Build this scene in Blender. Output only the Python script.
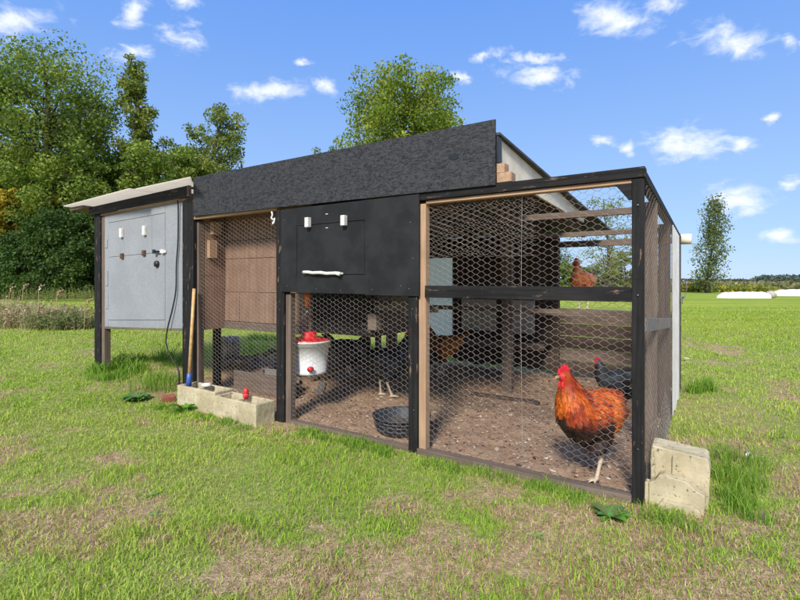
import bpy, bmesh, math, random
import numpy as np
from mathutils import Vector, Matrix, noise
R = math.radians
random.seed(7); rng = np.random.default_rng(7)
S = bpy.context.scene; C = S.collection
for o in list(bpy.data.objects): bpy.data.objects.remove(o)

# ------------------------------------------------------------------ camera
cam = bpy.data.objects.new('camera', bpy.data.cameras.new('camera')); C.objects.link(cam)
cam.data.sensor_width = 36; cam.data.lens = 21.6; cam.data.shift_y = -0.025
cam.data.clip_start = 0.05; cam.data.clip_end = 8000
cam.location = (0, 0, 1.2); cam.rotation_euler = (R(90), 0, 0)
S.camera = cam

# ------------------------------------------------------------------ sun, sky, exposure
SUN_EL, SUN_AZ = 37, 196          # azimuth clockwise from +Y: sun behind the camera, to the right
S.view_settings.view_transform = 'Standard'; S.view_settings.look = 'None'
S.view_settings.exposure = 1.15; S.view_settings.gamma = 1
sd = bpy.data.lights.new('sun', 'SUN'); sd.energy = 2.3; sd.angle = R(11); sd.color = (1, .955, .88)
sun = bpy.data.objects.new('sun', sd); C.objects.link(sun)
sdir = Vector((math.sin(R(SUN_AZ))*math.cos(R(SUN_EL)), math.cos(R(SUN_AZ))*math.cos(R(SUN_EL)), math.sin(R(SUN_EL))))
sun.rotation_euler = sdir.to_track_quat('Z', 'Y').to_euler()
W = bpy.data.worlds.new('World'); S.world = W; W.use_nodes = True

class NT:
    """tiny helper for writing node trees"""
    def __init__(s, tree): s.t = tree; s.n = tree.nodes; s.l = tree.links
    def put(s, sock, v):
        if isinstance(v, bpy.types.NodeSocket): s.l.new(v, sock)
        elif v is not None:
            if sock.type == 'RGBA' and len(v) == 3: v = (*v, 1)
            sock.default_value = v
    def node(s, ty, props=None, **ins):
        n = s.n.new(ty)
        for k, v in (props or {}).items(): setattr(n, k, v)
        for k, v in ins.items():
            k = int(k[1:]) if k[0] == '_' else k.replace('_', ' ')
            s.put(n.inputs[k], v)
        return n
    def math(s, op, a, b=None, c=None, clamp=False):
        n = s.node('ShaderNodeMath', dict(operation=op, use_clamp=clamp)); s.put(n.inputs[0], a)
        if b is not None: s.put(n.inputs[1], b)
        if c is not None: s.put(n.inputs[2], c)
        return n.outputs[0]
    def vec(s, op, a, b=None, out=0):
        n = s.node('ShaderNodeVectorMath', dict(operation=op)); s.put(n.inputs[0], a)
        if b is not None: s.put(n.inputs[1], b)
        return n.outputs[out]
    def mix(s, f, a, b, mode='MIX'):
        n = s.node('ShaderNodeMix', dict(data_type='RGBA', blend_type=mode))
        s.put(n.inputs[0], f); s.put(n.inputs[6], a); s.put(n.inputs[7], b); return n.outputs[2]
    def noise(s, vec, scale, detail=4, rough=.55, dist=0, out=0):
        return s.node('ShaderNodeTexNoise', None, Vector=vec, Scale=scale, Detail=detail, Roughness=rough, Distortion=dist).outputs[out]
    def ramp(s, f, lo, hi, a=0., b=1.):
        n = s.node('ShaderNodeMapRange', dict(interpolation_type='SMOOTHSTEP'))
        for i, v in enumerate((f, lo, hi, a, b)): s.put(n.inputs[i], v)
        return n.outputs[0]

# clouds: (px, py, half width, half height) as directions seen from the field
CL = [(14,20,42,17),(137,16,20,14),(186,35,26,14),(188,4,18,7),(124,58,26,10),(267,91,42,13),(327,88,12,10),(488,52,20,7),
      (540,74,42,11),(537,59,32,6),(622,20,34,18),(663,4,26,9),(730,38,38,17),(786,42,12,11),(684,141,42,16),
      (738,141,20,9),(766,118,9,7),(595,142,13,5),(620,148,12,6),(742,197,42,14),(790,235,18,8),(795,178,12,8),(457,78,9,8),(303,62,9,5)]
w = NT(W.node_tree); w.n.clear()
sky = w.node('ShaderNodeTexSky', dict(sky_type='NISHITA', sun_disc=False, sun_elevation=R(SUN_EL), sun_rotation=R(SUN_AZ),
              altitude=300, air_density=1.0, dust_density=.1, ozone_density=3.5))
gen = w.node('ShaderNodeTexCoord').outputs['Generated']
sep = w.node('ShaderNodeSeparateXYZ', None, Vector=gen)
X, Y, Z = sep.outputs
ys = w.math('MAXIMUM', Y, .05)
pl = w.node('ShaderNodeCombineXYZ', None, X=w.math('DIVIDE', X, ys), Y=w.math('DIVIDE', Z, ys), Z=0.).outputs[0]
n1 = w.noise(gen, 9, 6, .62, .3, 1)
wob = w.vec('MULTIPLY', w.vec('SUBTRACT', n1, (.5, .5, .5)), (.16, .09, 0))
plw = w.vec('ADD', pl, wob)
best = None
for (u, v, a, b) in CL:
    d = w.vec('SUBTRACT', plw, ((u-400)/480, (280-v)/480, 0))
    d = w.vec('MULTIPLY', d, (480/(a*1.25), 480/(b*1.25), 0))
    L = w.vec('LENGTH', d, out=1)
    best = L if best is None else w.math('SMOOTH_MIN', best, L, .25)
fine = w.noise(w.vec('MULTIPLY', gen, (1, 1, 2.0)), 26, 7, .62, .4)
c1 = w.math('SUBTRACT', w.math('ADD', w.math('SUBTRACT', 1.0, best), w.math('MULTIPLY', fine, 2.0)), 1.0)
c1 = w.math('MULTIPLY', w.ramp(c1, .0, 1.25), w.math('GREATER_THAN', Y, .12))
zc = w.math('MAXIMUM', Z, .05)
flat = w.node('ShaderNodeCombineXYZ', None, X=w.math('DIVIDE', X, zc), Y=w.math('DIVIDE', Y, zc), Z=0.).outputs[0]
c2 = w.ramp(w.noise(flat, 1.3, 7, .6), .45, .68)
# unseen clouds outside the region placed one by one, thickened to lift ambient light
out = w.math('SUBTRACT', 1.0, w.math('MULTIPLY', w.math('GREATER_THAN', Y, .4), w.math('LESS_THAN', w.vec('LENGTH', pl, out=1), 1.05)))
c2 = w.math('MULTIPLY', w.math('MULTIPLY', c2, out), w.ramp(Z, .03, .2))
cd = w.math('MAXIMUM', c1, c2)
grad = w.mix(w.ramp(Z, -.05, .62), (1.2, 1.8, 2.75), (.40, 1.02, 2.7))
skyc = w.mix(.92, sky.outputs[0], grad)
col = w.mix(w.math('MULTIPLY', cd, .93), skyc, (3.3, 3.4, 3.55))
bg = w.node('ShaderNodeBackground', None, Color=col, Strength=.15)
ow = w.node('ShaderNodeOutputWorld'); w.l.new(bg.outputs[0], ow.inputs[0])

# ------------------------------------------------------------------ object helpers
def link(name, data, parent=None, loc=None, rot=None):
    o = bpy.data.objects.new(name, data); C.objects.link(o)
    if parent is not None: o.parent = parent
    if loc is not None: o.location = loc
    if rot is not None: o.rotation_euler = rot
    return o
def tag(o, label=None, cat=None, group=None, kind=None):
    if label: o['label'] = label
    if cat: o['category'] = cat
    if group: o['group'] = group
    if kind: o['kind'] = kind
    return o
def thing(name, label, cat, loc=(0,0,0), rz=0, group=None):
    o = link(name, None, None, loc, (0, 0, rz)); o.empty_display_size = .1
    return tag(o, label, cat, group)
def mesh(name, V, F, m, smooth=False, col=None):
    me = bpy.data.meshes.new(name); me.from_pydata([tuple(v) for v in V], [], F)
    if m: me.materials.append(m)
    if smooth: me.polygons.foreach_set('use_smooth', [True]*len(me.polygons))
    if col is not None:
        a = me.color_attributes.new('Col', 'FLOAT_COLOR', 'POINT')
        c = np.ones((len(me.vertices), 4)); c[:, :3] = col; a.data.foreach_set('color', c.ravel())
    me.update(); return me
def npmesh(name, V, tris, m, col=None, smooth=False):
    """V (n,3), tris (k,3) as numpy arrays"""
    me = bpy.data.meshes.new(name); k = len(tris)
    me.vertices.add(len(V)); me.vertices.foreach_set('co', np.asarray(V, 'f').ravel())
    me.loops.add(k*3); me.loops.foreach_set('vertex_index', np.asarray(tris, 'i').ravel())
    me.polygons.add(k); me.polygons.foreach_set('loop_start', np.arange(0, 3*k, 3, dtype='i'))
    me.polygons.foreach_set('loop_total', np.full(k, 3, 'i'))
    if smooth: me.polygons.foreach_set('use_smooth', np.ones(k, bool))
    me.materials.append(m); me.update(calc_edges=True)
    if col is not None:
        a = me.color_attributes.new('Col', 'FLOAT_COLOR', 'POINT')
        c = np.ones((len(V), 4), 'f'); c[:, :3] = col; a.data.foreach_set('color', c.ravel())
    return me
def hexa(P):   # 8 corners: bottom 4 (ccw), top 4
    return P, [(3,2,1,0),(4,5,6,7),(0,1,5,4),(1,2,6,5),(2,3,7,6),(3,0,4,7)]
def join(parts):
    V, F = [], []
    for v, f in parts:
        k = len(V); V += list(v); F += [tuple(i+k for i in q) for q in f]
    return V, F
def boxv(x0,x1,y0,y1,z0,z1):
    return hexa([(x0,y0,z0),(x1,y0,z0),(x1,y1,z0),(x0,y1,z0),(x0,y0,z1),(x1,y0,z1),(x1,y1,z1),(x0,y1,z1)])
def tube(pts, rad, n=8, caps=True):
    pts = [Vector(p) for p in pts]; V, F = [], []
    if not hasattr(rad, '__len__'): rad = [rad]*len(pts)
    up = None
    for i, p in enumerate(pts):
        d = (pts[min(i+1, len(pts)-1)] - pts[max(i-1, 0)]).normalized()
        if up is None: up = d.orthogonal().normalized()
        up = (up - d*up.dot(d)).normalized(); sd_ = d.cross(up)
        for k in range(n):
            a = 2*math.pi*k/n; V.append(tuple(p + (up*math.cos(a) + sd_*math.sin(a))*rad[i]))
    for i in range(len(pts)-1):
        for k in range(n):
            F.append((i*n+k, i*n+(k+1) % n, (i+1)*n+(k+1) % n, (i+1)*n+k))
    if caps: F.append(tuple(range(n))[::-1]); F.append(tuple((len(pts)-1)*n+k for k in range(n)))
    return V, F
def lathe(prof, n=40, c=(0,0,0)):
    V, F = [], []
    for (r, z) in prof:
        for k in range(n):
            a = 2*math.pi*k/n; V.append((c[0]+r*math.cos(a), c[1]+r*math.sin(a), c[2]+z))
    for i in range(len(prof)-1):
        for k in range(n): F.append((i*n+k, i*n+(k+1) % n, (i+1)*n+(k+1) % n, (i+1)*n+k))
    return V, F
def bevel(o, w_=.002, seg=1):
    b = o.modifiers.new('bevel', 'BEVEL'); b.width = w_; b.segments = seg; b.limit_method = 'ANGLE'; return o

# ------------------------------------------------------------------ numpy value noise
def vnoise(x, y, seed=0):
    xi, yi = np.floor(x).astype(np.int64), np.floor(y).astype(np.int64)
    fx, fy = x-xi, y-yi; fx = fx*fx*(3-2*fx); fy = fy*fy*(3-2*fy)
    def h(a, b):
        n = (a*374761393 + b*668265263 + seed*144665) & 0x7fffffff
        n = ((n ^ (n >> 13))*1274126177) & 0x7fffffff
        return ((n ^ (n >> 16)) & 0xffff)/65535.
    return (h(xi,yi)*(1-fx)+h(xi+1,yi)*fx)*(1-fy) + (h(xi,yi+1)*(1-fx)+h(xi+1,yi+1)*fx)*fy
def fbm(x, y, seed=0, o=4):
    s = 0; a = .5; t = 0
    for k in range(o): s = s+a*vnoise(x*2**k, y*2**k, seed+k*17); t += a; a *= .5
    return s/t
def sst(a, b, x): t = np.clip((x-a)/(b-a), 0, 1); return t*t*(3-2*t)

# coop frame: t runs left along the front, s runs back along the end, from the near corner
CX, CY = 1.27, 2.56; CA = math.atan2(-.549, .835)
def wp(t, s): return (CX-.835*t+.549*s, CY+.549*t+.835*s)
def ts(x, y):
    dx, dy = x-CX, y-CY; return -.835*dx+.549*dy, .549*dx+.835*dy
def ground_z(x, y):
    t, s = ts(x, y)
    z = .12*sst(3.6, 6.2, t)*sst(-3, 0, s)*(1-sst(20, 60, np.hypot(x, y)))
    z = z + (fbm(x*1.3, y*1.3, 3, 3)-.5)*.035*sst(0, .5, np.maximum(-s-.0, np.maximum(-t-.1, s-3.4)))
    pen = sst(-.1, .1, t)*(1-sst(4.4, 6.4, t))*sst(0, .25, s)*(1-sst(3.3, 3.8, s))
    z = z + pen*(.02 + .25*np.exp(-(((t-4.0)/.9)**2+((s-1.75)/.7)**2)))
    z = z + pen*(fbm(x*6, y*6, 9, 3)-.5)*.03 + pen*.10*np.exp(-(((t-4.75)/.35)**2+((s-1.0)/.35)**2))
    return z
def gz(x, y): return float(ground_z(np.array([x]), np.array([y]))[0])
def pen_mask(x, y):
    t, s = ts(x, y); j = (fbm(x*5, y*5, 21, 3)-.5)*.25
    m = sst(-.02, .05, t+j*.2)*(1-sst(4.3, 4.9, t+j))*sst(-.01, .05, s+j*.15)*(1-sst(3.2, 3.5, s+j))
    m = np.maximum(m, .9*np.exp(-(((t+.35)/.5)**2+((s-2.35)/.75)**2))*(.55+j*2))       # bare patch by the back corner
    m = np.maximum(m, 1.0*np.exp(-(((t-4.6)/.6)**2+((s-.1)/.33)**2)))
    return np.clip(m, 0, 1)
def dry_mask(x, y):
    a = fbm(x*.9+3.1, y*.9-1.7, 5, 5); b = fbm(x*3.1, y*3.1, 31, 3)
    c3 = fbm(x*7.3+4, y*7.3, 91, 2); v = a*.42+b*.36+c3*.22
    near = 1-sst(3.0, 5.5, y)
    bias = -.045 + .055*near
    bias = bias + .075*(1-sst(1.9, 3.0, y)) + .085*np.exp(-(((x+.35)/.8)**2+((y-2.12)/.36)**2)) + .10*np.exp(-(((x+2.6)/.8)**2+((y-3.2)/.5)**2))
    bias = bias + .10*np.exp(-(((x-2.35)/.6)**2+((y-2.6)/.35)**2)) + .06*np.exp(-(((x-.75)/.5)**2+((y-2.45)/.2)**2))
    bias = bias - .16*np.exp(-(((x+.55)/1.0)**2+((y-3.25)/.55)**2)) - .1*sst(6, 14, y)
    return sst(.455, .60, v+bias)

# ------------------------------------------------------------------ materials
def mat(name, rough=.8, spec=.3):
    m = bpy.data.materials.new(name); m.use_nodes = True; t = NT(m.node_tree)
    p = t.n['Principled BSDF']; p.inputs['Roughness'].default_value = rough
    p.inputs['Specular IOR Level'].default_value = spec
    return m, t, p
def coords(t, scale=(1,1,1)):
    c = t.node('ShaderNodeTexCoord').outputs['Object']
    return t.vec('MULTIPLY', c, scale)
def bump(t, p, h, dist, strength=1):
    b = t.node('ShaderNodeBump', None, Strength=strength, Distance=dist, Height=h); t.l.new(b.outputs[0], p.inputs['Normal'])
def wood(name, ca, cb, axis, wear=None, wamt=.62, rough=.8, grain=1., spec=.25):
    """grain stretched along axis; wear = colour of the bare wood that shows where paint has gone"""
    m, t, p = mat(name, rough, spec)
    sc = [38, 38, 38]; sc[axis] = 1.6
    v = coords(t, tuple(sc)); g = t.noise(v, grain, 5, .6, .6)
    v2 = coords(t, (3, 3, 3)); g2 = t.noise(v2, 2.3, 4)
    c = t.mix(t.ramp(g, .3, .7), ca, cb)
    c = t.mix(t.ramp(g2, .35, .75, 0., .5), c, tuple(x*.55 for x in ca))
    if wear:
        sc2 = [26, 26, 26]; sc2[axis] = 5
        wn = t.noise(coords(t, tuple(sc2)), 1.3, 6, .7)
        c = t.mix(t.ramp(wn, wamt, wamt+.07, 0., .85), c, wear)
    t.l.new(c, p.inputs['Base Color']); bump(t, p, g, .0025, .8)
    return m
BLK = (.010, .0095, .009); BLK2 = (.026, .024, .023); BARE = (.20, .13, .085)
M = {}
for i, a in enumerate('xyz'):
    M['black_'+a] = wood('black_painted_wood_'+a, BLK, BLK2, i, BARE, .60, .72, spec=.18)
    M['tan_'+a] = wood('raw_lumber_'+a, (.50, .33, .20), (.36, .22, .13), i, (.2, .13, .08), .70)
    M['old_'+a] = wood('weathered_lumber_'+a, (.20, .15, .115), (.12, .085, .062), i, (.05, .035, .025), .64)
    M['dark_'+a] = wood('dark_stained_wood_'+a, (.11,.075,.055), (.06,.042,.031), i, (.12, .08, .055), .68)
M['ply'] = wood('brown_plywood', (.30, .185, .125), (.21, .125, .085), 2, (.12, .07, .05), .66, grain=.7)
M['grey_rail'] = wood('grey_weathered_rail', (.25, .225, .20), (.16, .14, .125), 0, (.4, .36, .3), .68)
def m_osb():
    m, t, p = mat('black_painted_strand_board', .55, .4)
    c0 = coords(t)
    warp = t.noise(c0, 7, 3, .6, 0, 1)
    hs = []
    for k, (ax, sc) in enumerate((((30, 30, 120), 1.), ((60, 60, 50), 1.), ((38, 38, 150), 1.1))):
        v = t.vec('ADD', t.vec('MULTIPLY', c0, ax), t.vec('MULTIPLY', warp, (6, 6, 6)))
        vo = t.node('ShaderNodeTexVoronoi', dict(feature='F1'), Vector=v, Scale=sc)
        hs.append(t.node('ShaderNodeSeparateColor', None, Color=vo.outputs['Color']).outputs[0])
    h = t.math('MAXIMUM', t.math('MULTIPLY', hs[0], .9), t.math('MAXIMUM', t.math('MULTIPLY', hs[1], .8), t.math('MULTIPLY', hs[2], .7)))
    st = t.noise(t.vec('MULTIPLY', c0, (26, 26, 80)), 1.6, 6, .8, 1.0)
    f = t.math('ADD', t.math('MULTIPLY', h, .38), t.math('MULTIPLY', st, .62))
    c = t.mix(t.ramp(f, .40, .66), (.006, .006, .006), (.045, .0445, .046))
    t.l.new(c, p.inputs['Base Color'])
    t.l.new(t.ramp(st, .3, .7, .75, .42), p.inputs['Roughness'])
    bump(t, p, f, .007, 1); return m
M['osb'] = m_osb()
def plain(name, ca, cb, sc, rough=.7, spec=.3, bd=0, det=5, lo=.35, hi=.65, speck=None):
    m, t, p = mat(name, rough, spec); v = coords(t)
    g = t.noise(v, sc, det, .6); c = t.mix(t.ramp(g, lo, hi), ca, cb)
    if speck:
        s2 = t.noise(v, speck[0], 3, .6); c = t.mix(t.ramp(s2, speck[1], speck[1]+.06), c, speck[2])
    t.l.new(c, p.inputs['Base Color'])
    if bd: bump(t, p, t.noise(v, sc*3, 5, .65), bd)
    return m
M['panel_black'] = plain('black_painted_plywood', (.013, .0128, .0125), (.023, .0225, .022), 5, .62, .25, .0015, speck=(60, .72, (.12, .11, .10)))
def m_grey():
    m, t, p = mat('pale_grey_painted_board', .6, .35); v = coords(t)
    g = t.noise(v, 2.2, 4); f = t.noise(t.vec('MULTIPLY', v, (1, 1, .5)), 130, 3, .7)
    c = t.mix(t.ramp(g, .3, .7), (.27, .28, .29), (.32, .33, .34))
    c = t.mix(t.ramp(f, .42, .62, 0., .45), c, (.17, .18, .19))
    dr = t.noise(t.vec('MULTIPLY', v, (9, 9, .9)), 1.2, 4, .65)
    c = t.mix(t.ramp(dr, .60, .75, 0., .35), c, (.33, .30, .25))
    t.l.new(c, p.inputs['Base Color']); bump(t, p, f, .001); return m
M['grey'] = m_grey()
M['white'] = plain('white_paint', (.78, .76, .70), (.62, .59, .52), 30, .5, .4, .001, speck=(50, .66, (.3, .26, .2)))
M['white_sheet'] = plain('white_corrugated_sheet', (.86,.81,.74), (.72,.68,.62), 9, .45, .4)
M['cream'] = plain('cream_painted_board', (.88,.78,.62), (.76,.66,.50), 6, .7, .2, .001)
M['steel'] = plain('galvanised_steel', (.42, .42, .42), (.3, .3, .3), 20, .35, .5); M['steel'].node_tree.nodes['Principled BSDF'].inputs['Metallic'].default_value = .9
M['wire'] = plain('galvanised_wire', (.38,.32,.265), (.25,.205,.165), 14, .5, .5)
M['wire'].node_tree.nodes['Principled BSDF'].inputs['Metallic'].default_value = .15
M['rust'] = plain('rusty_hardware', (.16, .08, .045), (.08, .045, .03), 60, .75, .3)
M['rubber'] = plain('black_rubber', (.022, .024, .03), (.045, .048, .055), 30, .55, .4, .001)
M['black_plastic'] = plain('black_plastic', (.01, .01, .011), (.016, .016, .017), 30, .4, .5)
M['concrete'] = plain('yellowed_concrete', (.55, .475, .31), (.39, .325, .20), 4.5, .95, .1, .006, speck=(46, .60, (.20, .165, .10)))
M['bucket'] = plain('white_bucket_plastic', (.78, .78, .77), (.66, .65, .62), 8, .4, .45)
M['red'] = plain('red_plastic', (.70, .03, .035), (.55, .02, .025), 20, .35, .5)
M['orange'] = plain('orange_plastic', (.85, .19, .02), (.7, .12, .01), 20, .4, .5)
M['blue'] = plain('blue_plastic_sleeve', (.05, .12, .42), (.04, .09, .32), 30, .4, .5)
M['pole'] = plain('varnished_pole', (.62, .40, .17), (.50, .30, .12), 20, .45, .4)
M['clay'] = plain('grey_clay_ring', (.50,.44,.38), (.36,.31,.26), 14, .85, .2, .003)
M['pale'] = plain('pale_weathered_board', (.56,.50,.42), (.42,.37,.30), 8, .85, .2, .001)
M['roof_under'] = plain('grey_roofing', (.10, .10, .10), (.06, .06, .062), 9, .8, .2, .004)
M['black_cable'] = plain('black_cable', (.012, .012, .013), (.02, .02, .02), 30, .5, .4)
def m_milky():
    m = bpy.data.materials.new('milky_plastic_sheet'); m.use_nodes = True; t = NT(m.node_tree); t.n.clear()
    v = coords(t); g = t.noise(v, 6, 5)
    c = t.mix(g, (.97, .87, .71), (.86, .77, .62))
    d = t.node('ShaderNodeBsdfDiffuse', None, Color=c); tr = t.node('ShaderNodeBsdfTranslucent', None, Color=c)
    mx = t.node('ShaderNodeMixShader', None, _0=.7); t.l.new(d.outputs[0], mx.inputs[1]); t.l.new(tr.outputs[0], mx.inputs[2])
    o = t.node('ShaderNodeOutputMaterial'); t.l.new(mx.outputs[0], o.inputs[0]); return m
M['milky'] = m_milky()
M['lid'] = m_milky(); M['lid'].name = 'cream_translucent_sheet'
for n_ in M['lid'].node_tree.nodes:
    if n_.bl_idname == 'ShaderNodeMix': n_.inputs[6].default_value = (.92, .86, .76, 1); n_.inputs[7].default_value = (.82, .75, .64, 1)
def m_leafy(name, trans=.35, rough=.6, spec=.3, gain=1.):
    m = bpy.data.materials.new(name); m.use_nodes = True; t = NT(m.node_tree)
    p = t.n['Principled BSDF']; o = t.n['Material Output']
    a = t.node('ShaderNodeAttribute', dict(attribute_name='Col')).outputs['Color']
    t.l.new(a, p.inputs['Base Color']); p.inputs['Roughness'].default_value = rough; p.inputs['Specular IOR Level'].default_value = spec
    if trans:
        tr = t.node('ShaderNodeBsdfTranslucent', None, Color=t.mix(1., a, (1.15*gain, 1.25*gain, .6), 'MULTIPLY'))
        mx = t.node('ShaderNodeMixShader', None, _0=trans); t.l.new(p.outputs[0], mx.inputs[1]); t.l.new(tr.outputs[0], mx.inputs[2])
        t.l.new(mx.outputs[0], o.inputs[0])
    return m
M['leaf'] = m_leafy('foliage'); M['grass'] = m_leafy('grass_blades', .35, .55, .25)
M['colour'] = m_leafy('tinted_matte', 0, .85, .15)
M['feather'] = m_leafy('feathers', 0, .55, .3)
M['bark'] = plain('bark', (.14, .105, .08), (.06, .045, .035), 6, .9, .1, .01)

# ground: colour from masks kept on the sheet plus fine noise
def m_ground():
    m, t, p = mat('lawn_and_soil', .95, .08)
    pos = t.node('ShaderNodeNewGeometry').outputs['Position']
    a = t.node('ShaderNodeAttribute', dict(attribute_name='Col')); sp = t.node('ShaderNodeSeparateColor', None, Color=a.outputs['Color'])
    dry, pen, far = sp.outputs
    # near colours: thatch and soil between the blades
    f1 = t.noise(pos, 22, 5, .7); f2 = t.noise(pos, 95, 3, .7)
    soil = t.mix(t.ramp(f1, .35, .65), (.33, .22, .135), (.56, .38, .245))
    green = t.mix(t.ramp(f1, .3, .7), (.17, .245, .045), (.32, .40, .075))
    near = t.mix(t.ramp(dry, .0, 1., .25, .9), green, soil)
    # far lawn: streaked along x like mowing lines
    st = t.noise(t.vec('MULTIPLY', pos, (.05, .6, 1)), 1., 5, .6); pt = t.noise(pos, .35, 6, .65)
    lawn = t.mix(t.ramp(st, .40, .60), (.22, .32, .035), (.40, .44, .06))
    lawn = t.mix(t.ramp(pt, .52, .72, 0., .55), lawn, (.42, .38, .12))
    lawn = t.mix(t.ramp(f1, .3, .7, .0, .4), lawn, (.18, .26, .035))
    c = t.mix(far, near, lawn)
    # dirt floor of the pen
    d1 = t.noise(pos, 9, 5, .6); d2 = t.noise(pos, 130, 3, .7)
    dirt = t.mix(t.ramp(d1, .3, .7), (.33, .20, .12), (.48, .315, .195))
    dirt = t.mix(t.ramp(d2, .55, .72, 0., .7), dirt, (.62, .47, .34))
    dirt = t.mix(t.ramp(f2, .58, .7, 0., .6), dirt, (.09, .055, .04))
    c = t.mix(pen, c, dirt)
    # beyond the lawn: rough field
    py = t.node('ShaderNodeSeparateXYZ', None, Vector=pos).outputs[1]
    fld = t.mix(t.ramp(t.noise(t.vec('MULTIPLY', pos, (.02, .1, 1)), 1., 5), .35, .65), (.27, .22, .13), (.15, .19, .05))
    c = t.mix(t.ramp(t.math('ADD', py, t.math('MULTIPLY', t.noise(pos, .2, 3), 6)), 49, 52), c, fld)
    t.l.new(c, p.inputs['Base Color'])
    bump(t, p, t.math('ADD', f2, t.math('MULTIPLY', f1, 1.5)), .012); return m
def graded(lo, hi, c, fine, n):
    k = np.linspace(-1, 1, n); v = np.sinh(k*9.2)/math.sinh(9.2)
    base = c + np.where(v < 0, -v*(lo-c), v*(hi-c)); return np.unique(np.concatenate([base, fine]))
gx = graded(-3000, 3000, 0, np.arange(-7, 6.5, .05), 90); gy = graded(-200, 4500, 3, np.arange(1.3, 9.5, .05), 90)
XX, YY = np.meshgrid(gx, gy); xf, yf = XX.ravel(), YY.ravel(); zf = ground_z(xf, yf)
nx, ny = len(gx), len(gy); idx = np.arange(nx*ny).reshape(ny, nx)
a, b, c_, d_ = idx[:-1,:-1].ravel(), idx[:-1,1:].ravel(), idx[1:,1:].ravel(), idx[1:,:-1].ravel()
cm = np.stack([dry_mask(xf, yf), pen_mask(xf, yf), sst(7, 16, yf)], 1)
g = link('ground', npmesh('ground', np.stack([xf, yf, zf], 1), np.concatenate([np.stack([a,b,c_],1), np.stack([a,c_,d_],1)]), m_ground(), cm, True))
tag(g, kind='structure')

# ------------------------------------------------------------------ grass blades
def blades(name, x, y, L, wd, colr, lean, parent=None, zoff=0.):
    n = len(x); z = ground_z(x, y)-.004+zoff; az = rng.uniform(0, 2*np.pi, n); ba = rng.uniform(0, 2*np.pi, n)
    dx, dy = np.cos(az), np.sin(az); wx, wy = np.cos(ba)*wd/2, np.sin(ba)*wd/2
    h1, h2 = L*.55*np.cos(lean*.5), L*np.cos(lean); o1, o2 = L*.5*np.sin(lean*.45), L*np.sin(lean)
    P = np.zeros((n, 5, 3))
    P[:,0] = np.stack([x-wx, y-wy, z],1); P[:,1] = np.stack([x+wx, y+wy, z],1)
    mx, my = x+dx*o1, y+dy*o1
    P[:,2] = np.stack([mx+wx*.8, my+wy*.8, z+h1],1); P[:,3] = np.stack([mx-wx*.8, my-wy*.8, z+h1],1)
    P[:,4] = np.stack([x+dx*o2, y+dy*o2, z+h2],1)
    b0 = np.arange(n)*5
    T = np.concatenate([np.stack([b0,b0+1,b0+2],1), np.stack([b0,b0+2,b0+3],1), np.stack([b0+3,b0+2,b0+4],1)])
    col = np.repeat(colr, 5, axis=0)
    return npmesh(name, P.reshape(-1,3), T, M['grass'], col)
N = 440000
Yb = 1.35*(26/1.35)**rng.random(N); Xb = (rng.random(N)*2-1)*(Yb*1.02+.35)
dr = dry_mask(Xb, Yb); pm = pen_mask(Xb, Yb)
keep = (rng.random(N) > sst(9, 25, Yb)) & (rng.random(N) > pm*1.25) & (rng.random(N) > dr*.22)
Xb, Yb, dr = Xb[keep], Yb[keep], dr[keep]; n = len(Xb)
isdry = rng.random(n) < .14+.56*dr
r1, r2 = rng.random((n, 1)), rng.random((n, 1))
big = fbm(Xb*.6, Yb*.6, 77, 3)[:, None]
G1, G2, G3 = np.array([.19,.35,.035]), np.array([.45,.58,.065]), np.array([.66,.65,.19])
farm = sst(4, 14, Yb)[:, None]
gcol = G1*(1-r1)+G2*r1; gcol = gcol*(1-r2*.5*(big>.5)) + G3*(r2*.5*(big>.5)); gcol = gcol*(1-farm*.65)+np.array([.36,.42,.05])*farm*.65
D1, D2, D3 = np.array([.56,.38,.22]), np.array([.32,.20,.11]), np.array([.72,.57,.37])
dcol = np.where(r2 < .5, D1*(1-r1)+D2*r1, D1*(1-r1)+D3*r1)
colr = np.where(isdry[:, None], dcol, gcol)
clump = fbm(Xb*4, Yb*4, 55, 3)
L = rng.uniform(.020, .050, n)*(.25+1.75*clump**1.3)*np.where(isdry, .8, 1.)*(1+.5*sst(5, 15, Yb))
wd = .0038*np.maximum(1, Yb/2.9)*rng.uniform(.7, 1.4, n)
lean = np.where(isdry, rng.uniform(.7, 1.5, n), rng.uniform(.15, 1.15, n))
tag(link('grass', blades('grass', Xb, Yb, L, wd, colr, lean)), kind='stuff')

# longer tufts against the coop and blocks: (t, s, radius, blades, length)
def tuft_xy(t, s, r, n):
    a = rng.uniform(0, 2*np.pi, n); q = r*np.sqrt(rng.random(n)); x, y = wp(t, s); return x+np.cos(a)*q, y+np.sin(a)*q
tx, ty, tl = [], [], []
def tuft(t, s, r, n, l):
    x, y = tuft_xy(t, s, r, n); tx.append(x); ty.append(y); tl.append(rng.uniform(.35, 1, n)*l)
for k in range(46): tuft(random.uniform(.15, 2.65), -.05-random.random()*.12, .07, 45, random.uniform(.05, .10))
for k in range(14): tuft(random.uniform(2.7, 4.0), -.27-random.random()*.07, .07, 45, random.uniform(.05, .1))
for k in range(26): tuft(random.uniform(4.3, 6.1), random.uniform(-.15, .9), .14, 60, random.uniform(.12, .26))
for k in range(16): tuft(random.uniform(5.3, 6.0), random.uniform(-.3, .3), .10, 60, random.uniform(.10, .22))
for k in range(10): tuft(-.33-random.random()*.25, .55+random.random()*.5, .09, 60, random.uniform(.12, .24))
for k in range(8): tuft(-.4-random.random()*.15, .1+random.random()*.3, .07, 50, random.uniform(.08, .15))
for k in range(7): tuft(-.05-random.random()*.3, -.12-random.random()*.08, .06, 40, random.uniform(.07, .14))
for k in range(8): tuft(-.12-random.random()*.2, 3.1+random.random()*.5, .08, 60, random.uniform(.12, .26))
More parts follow.
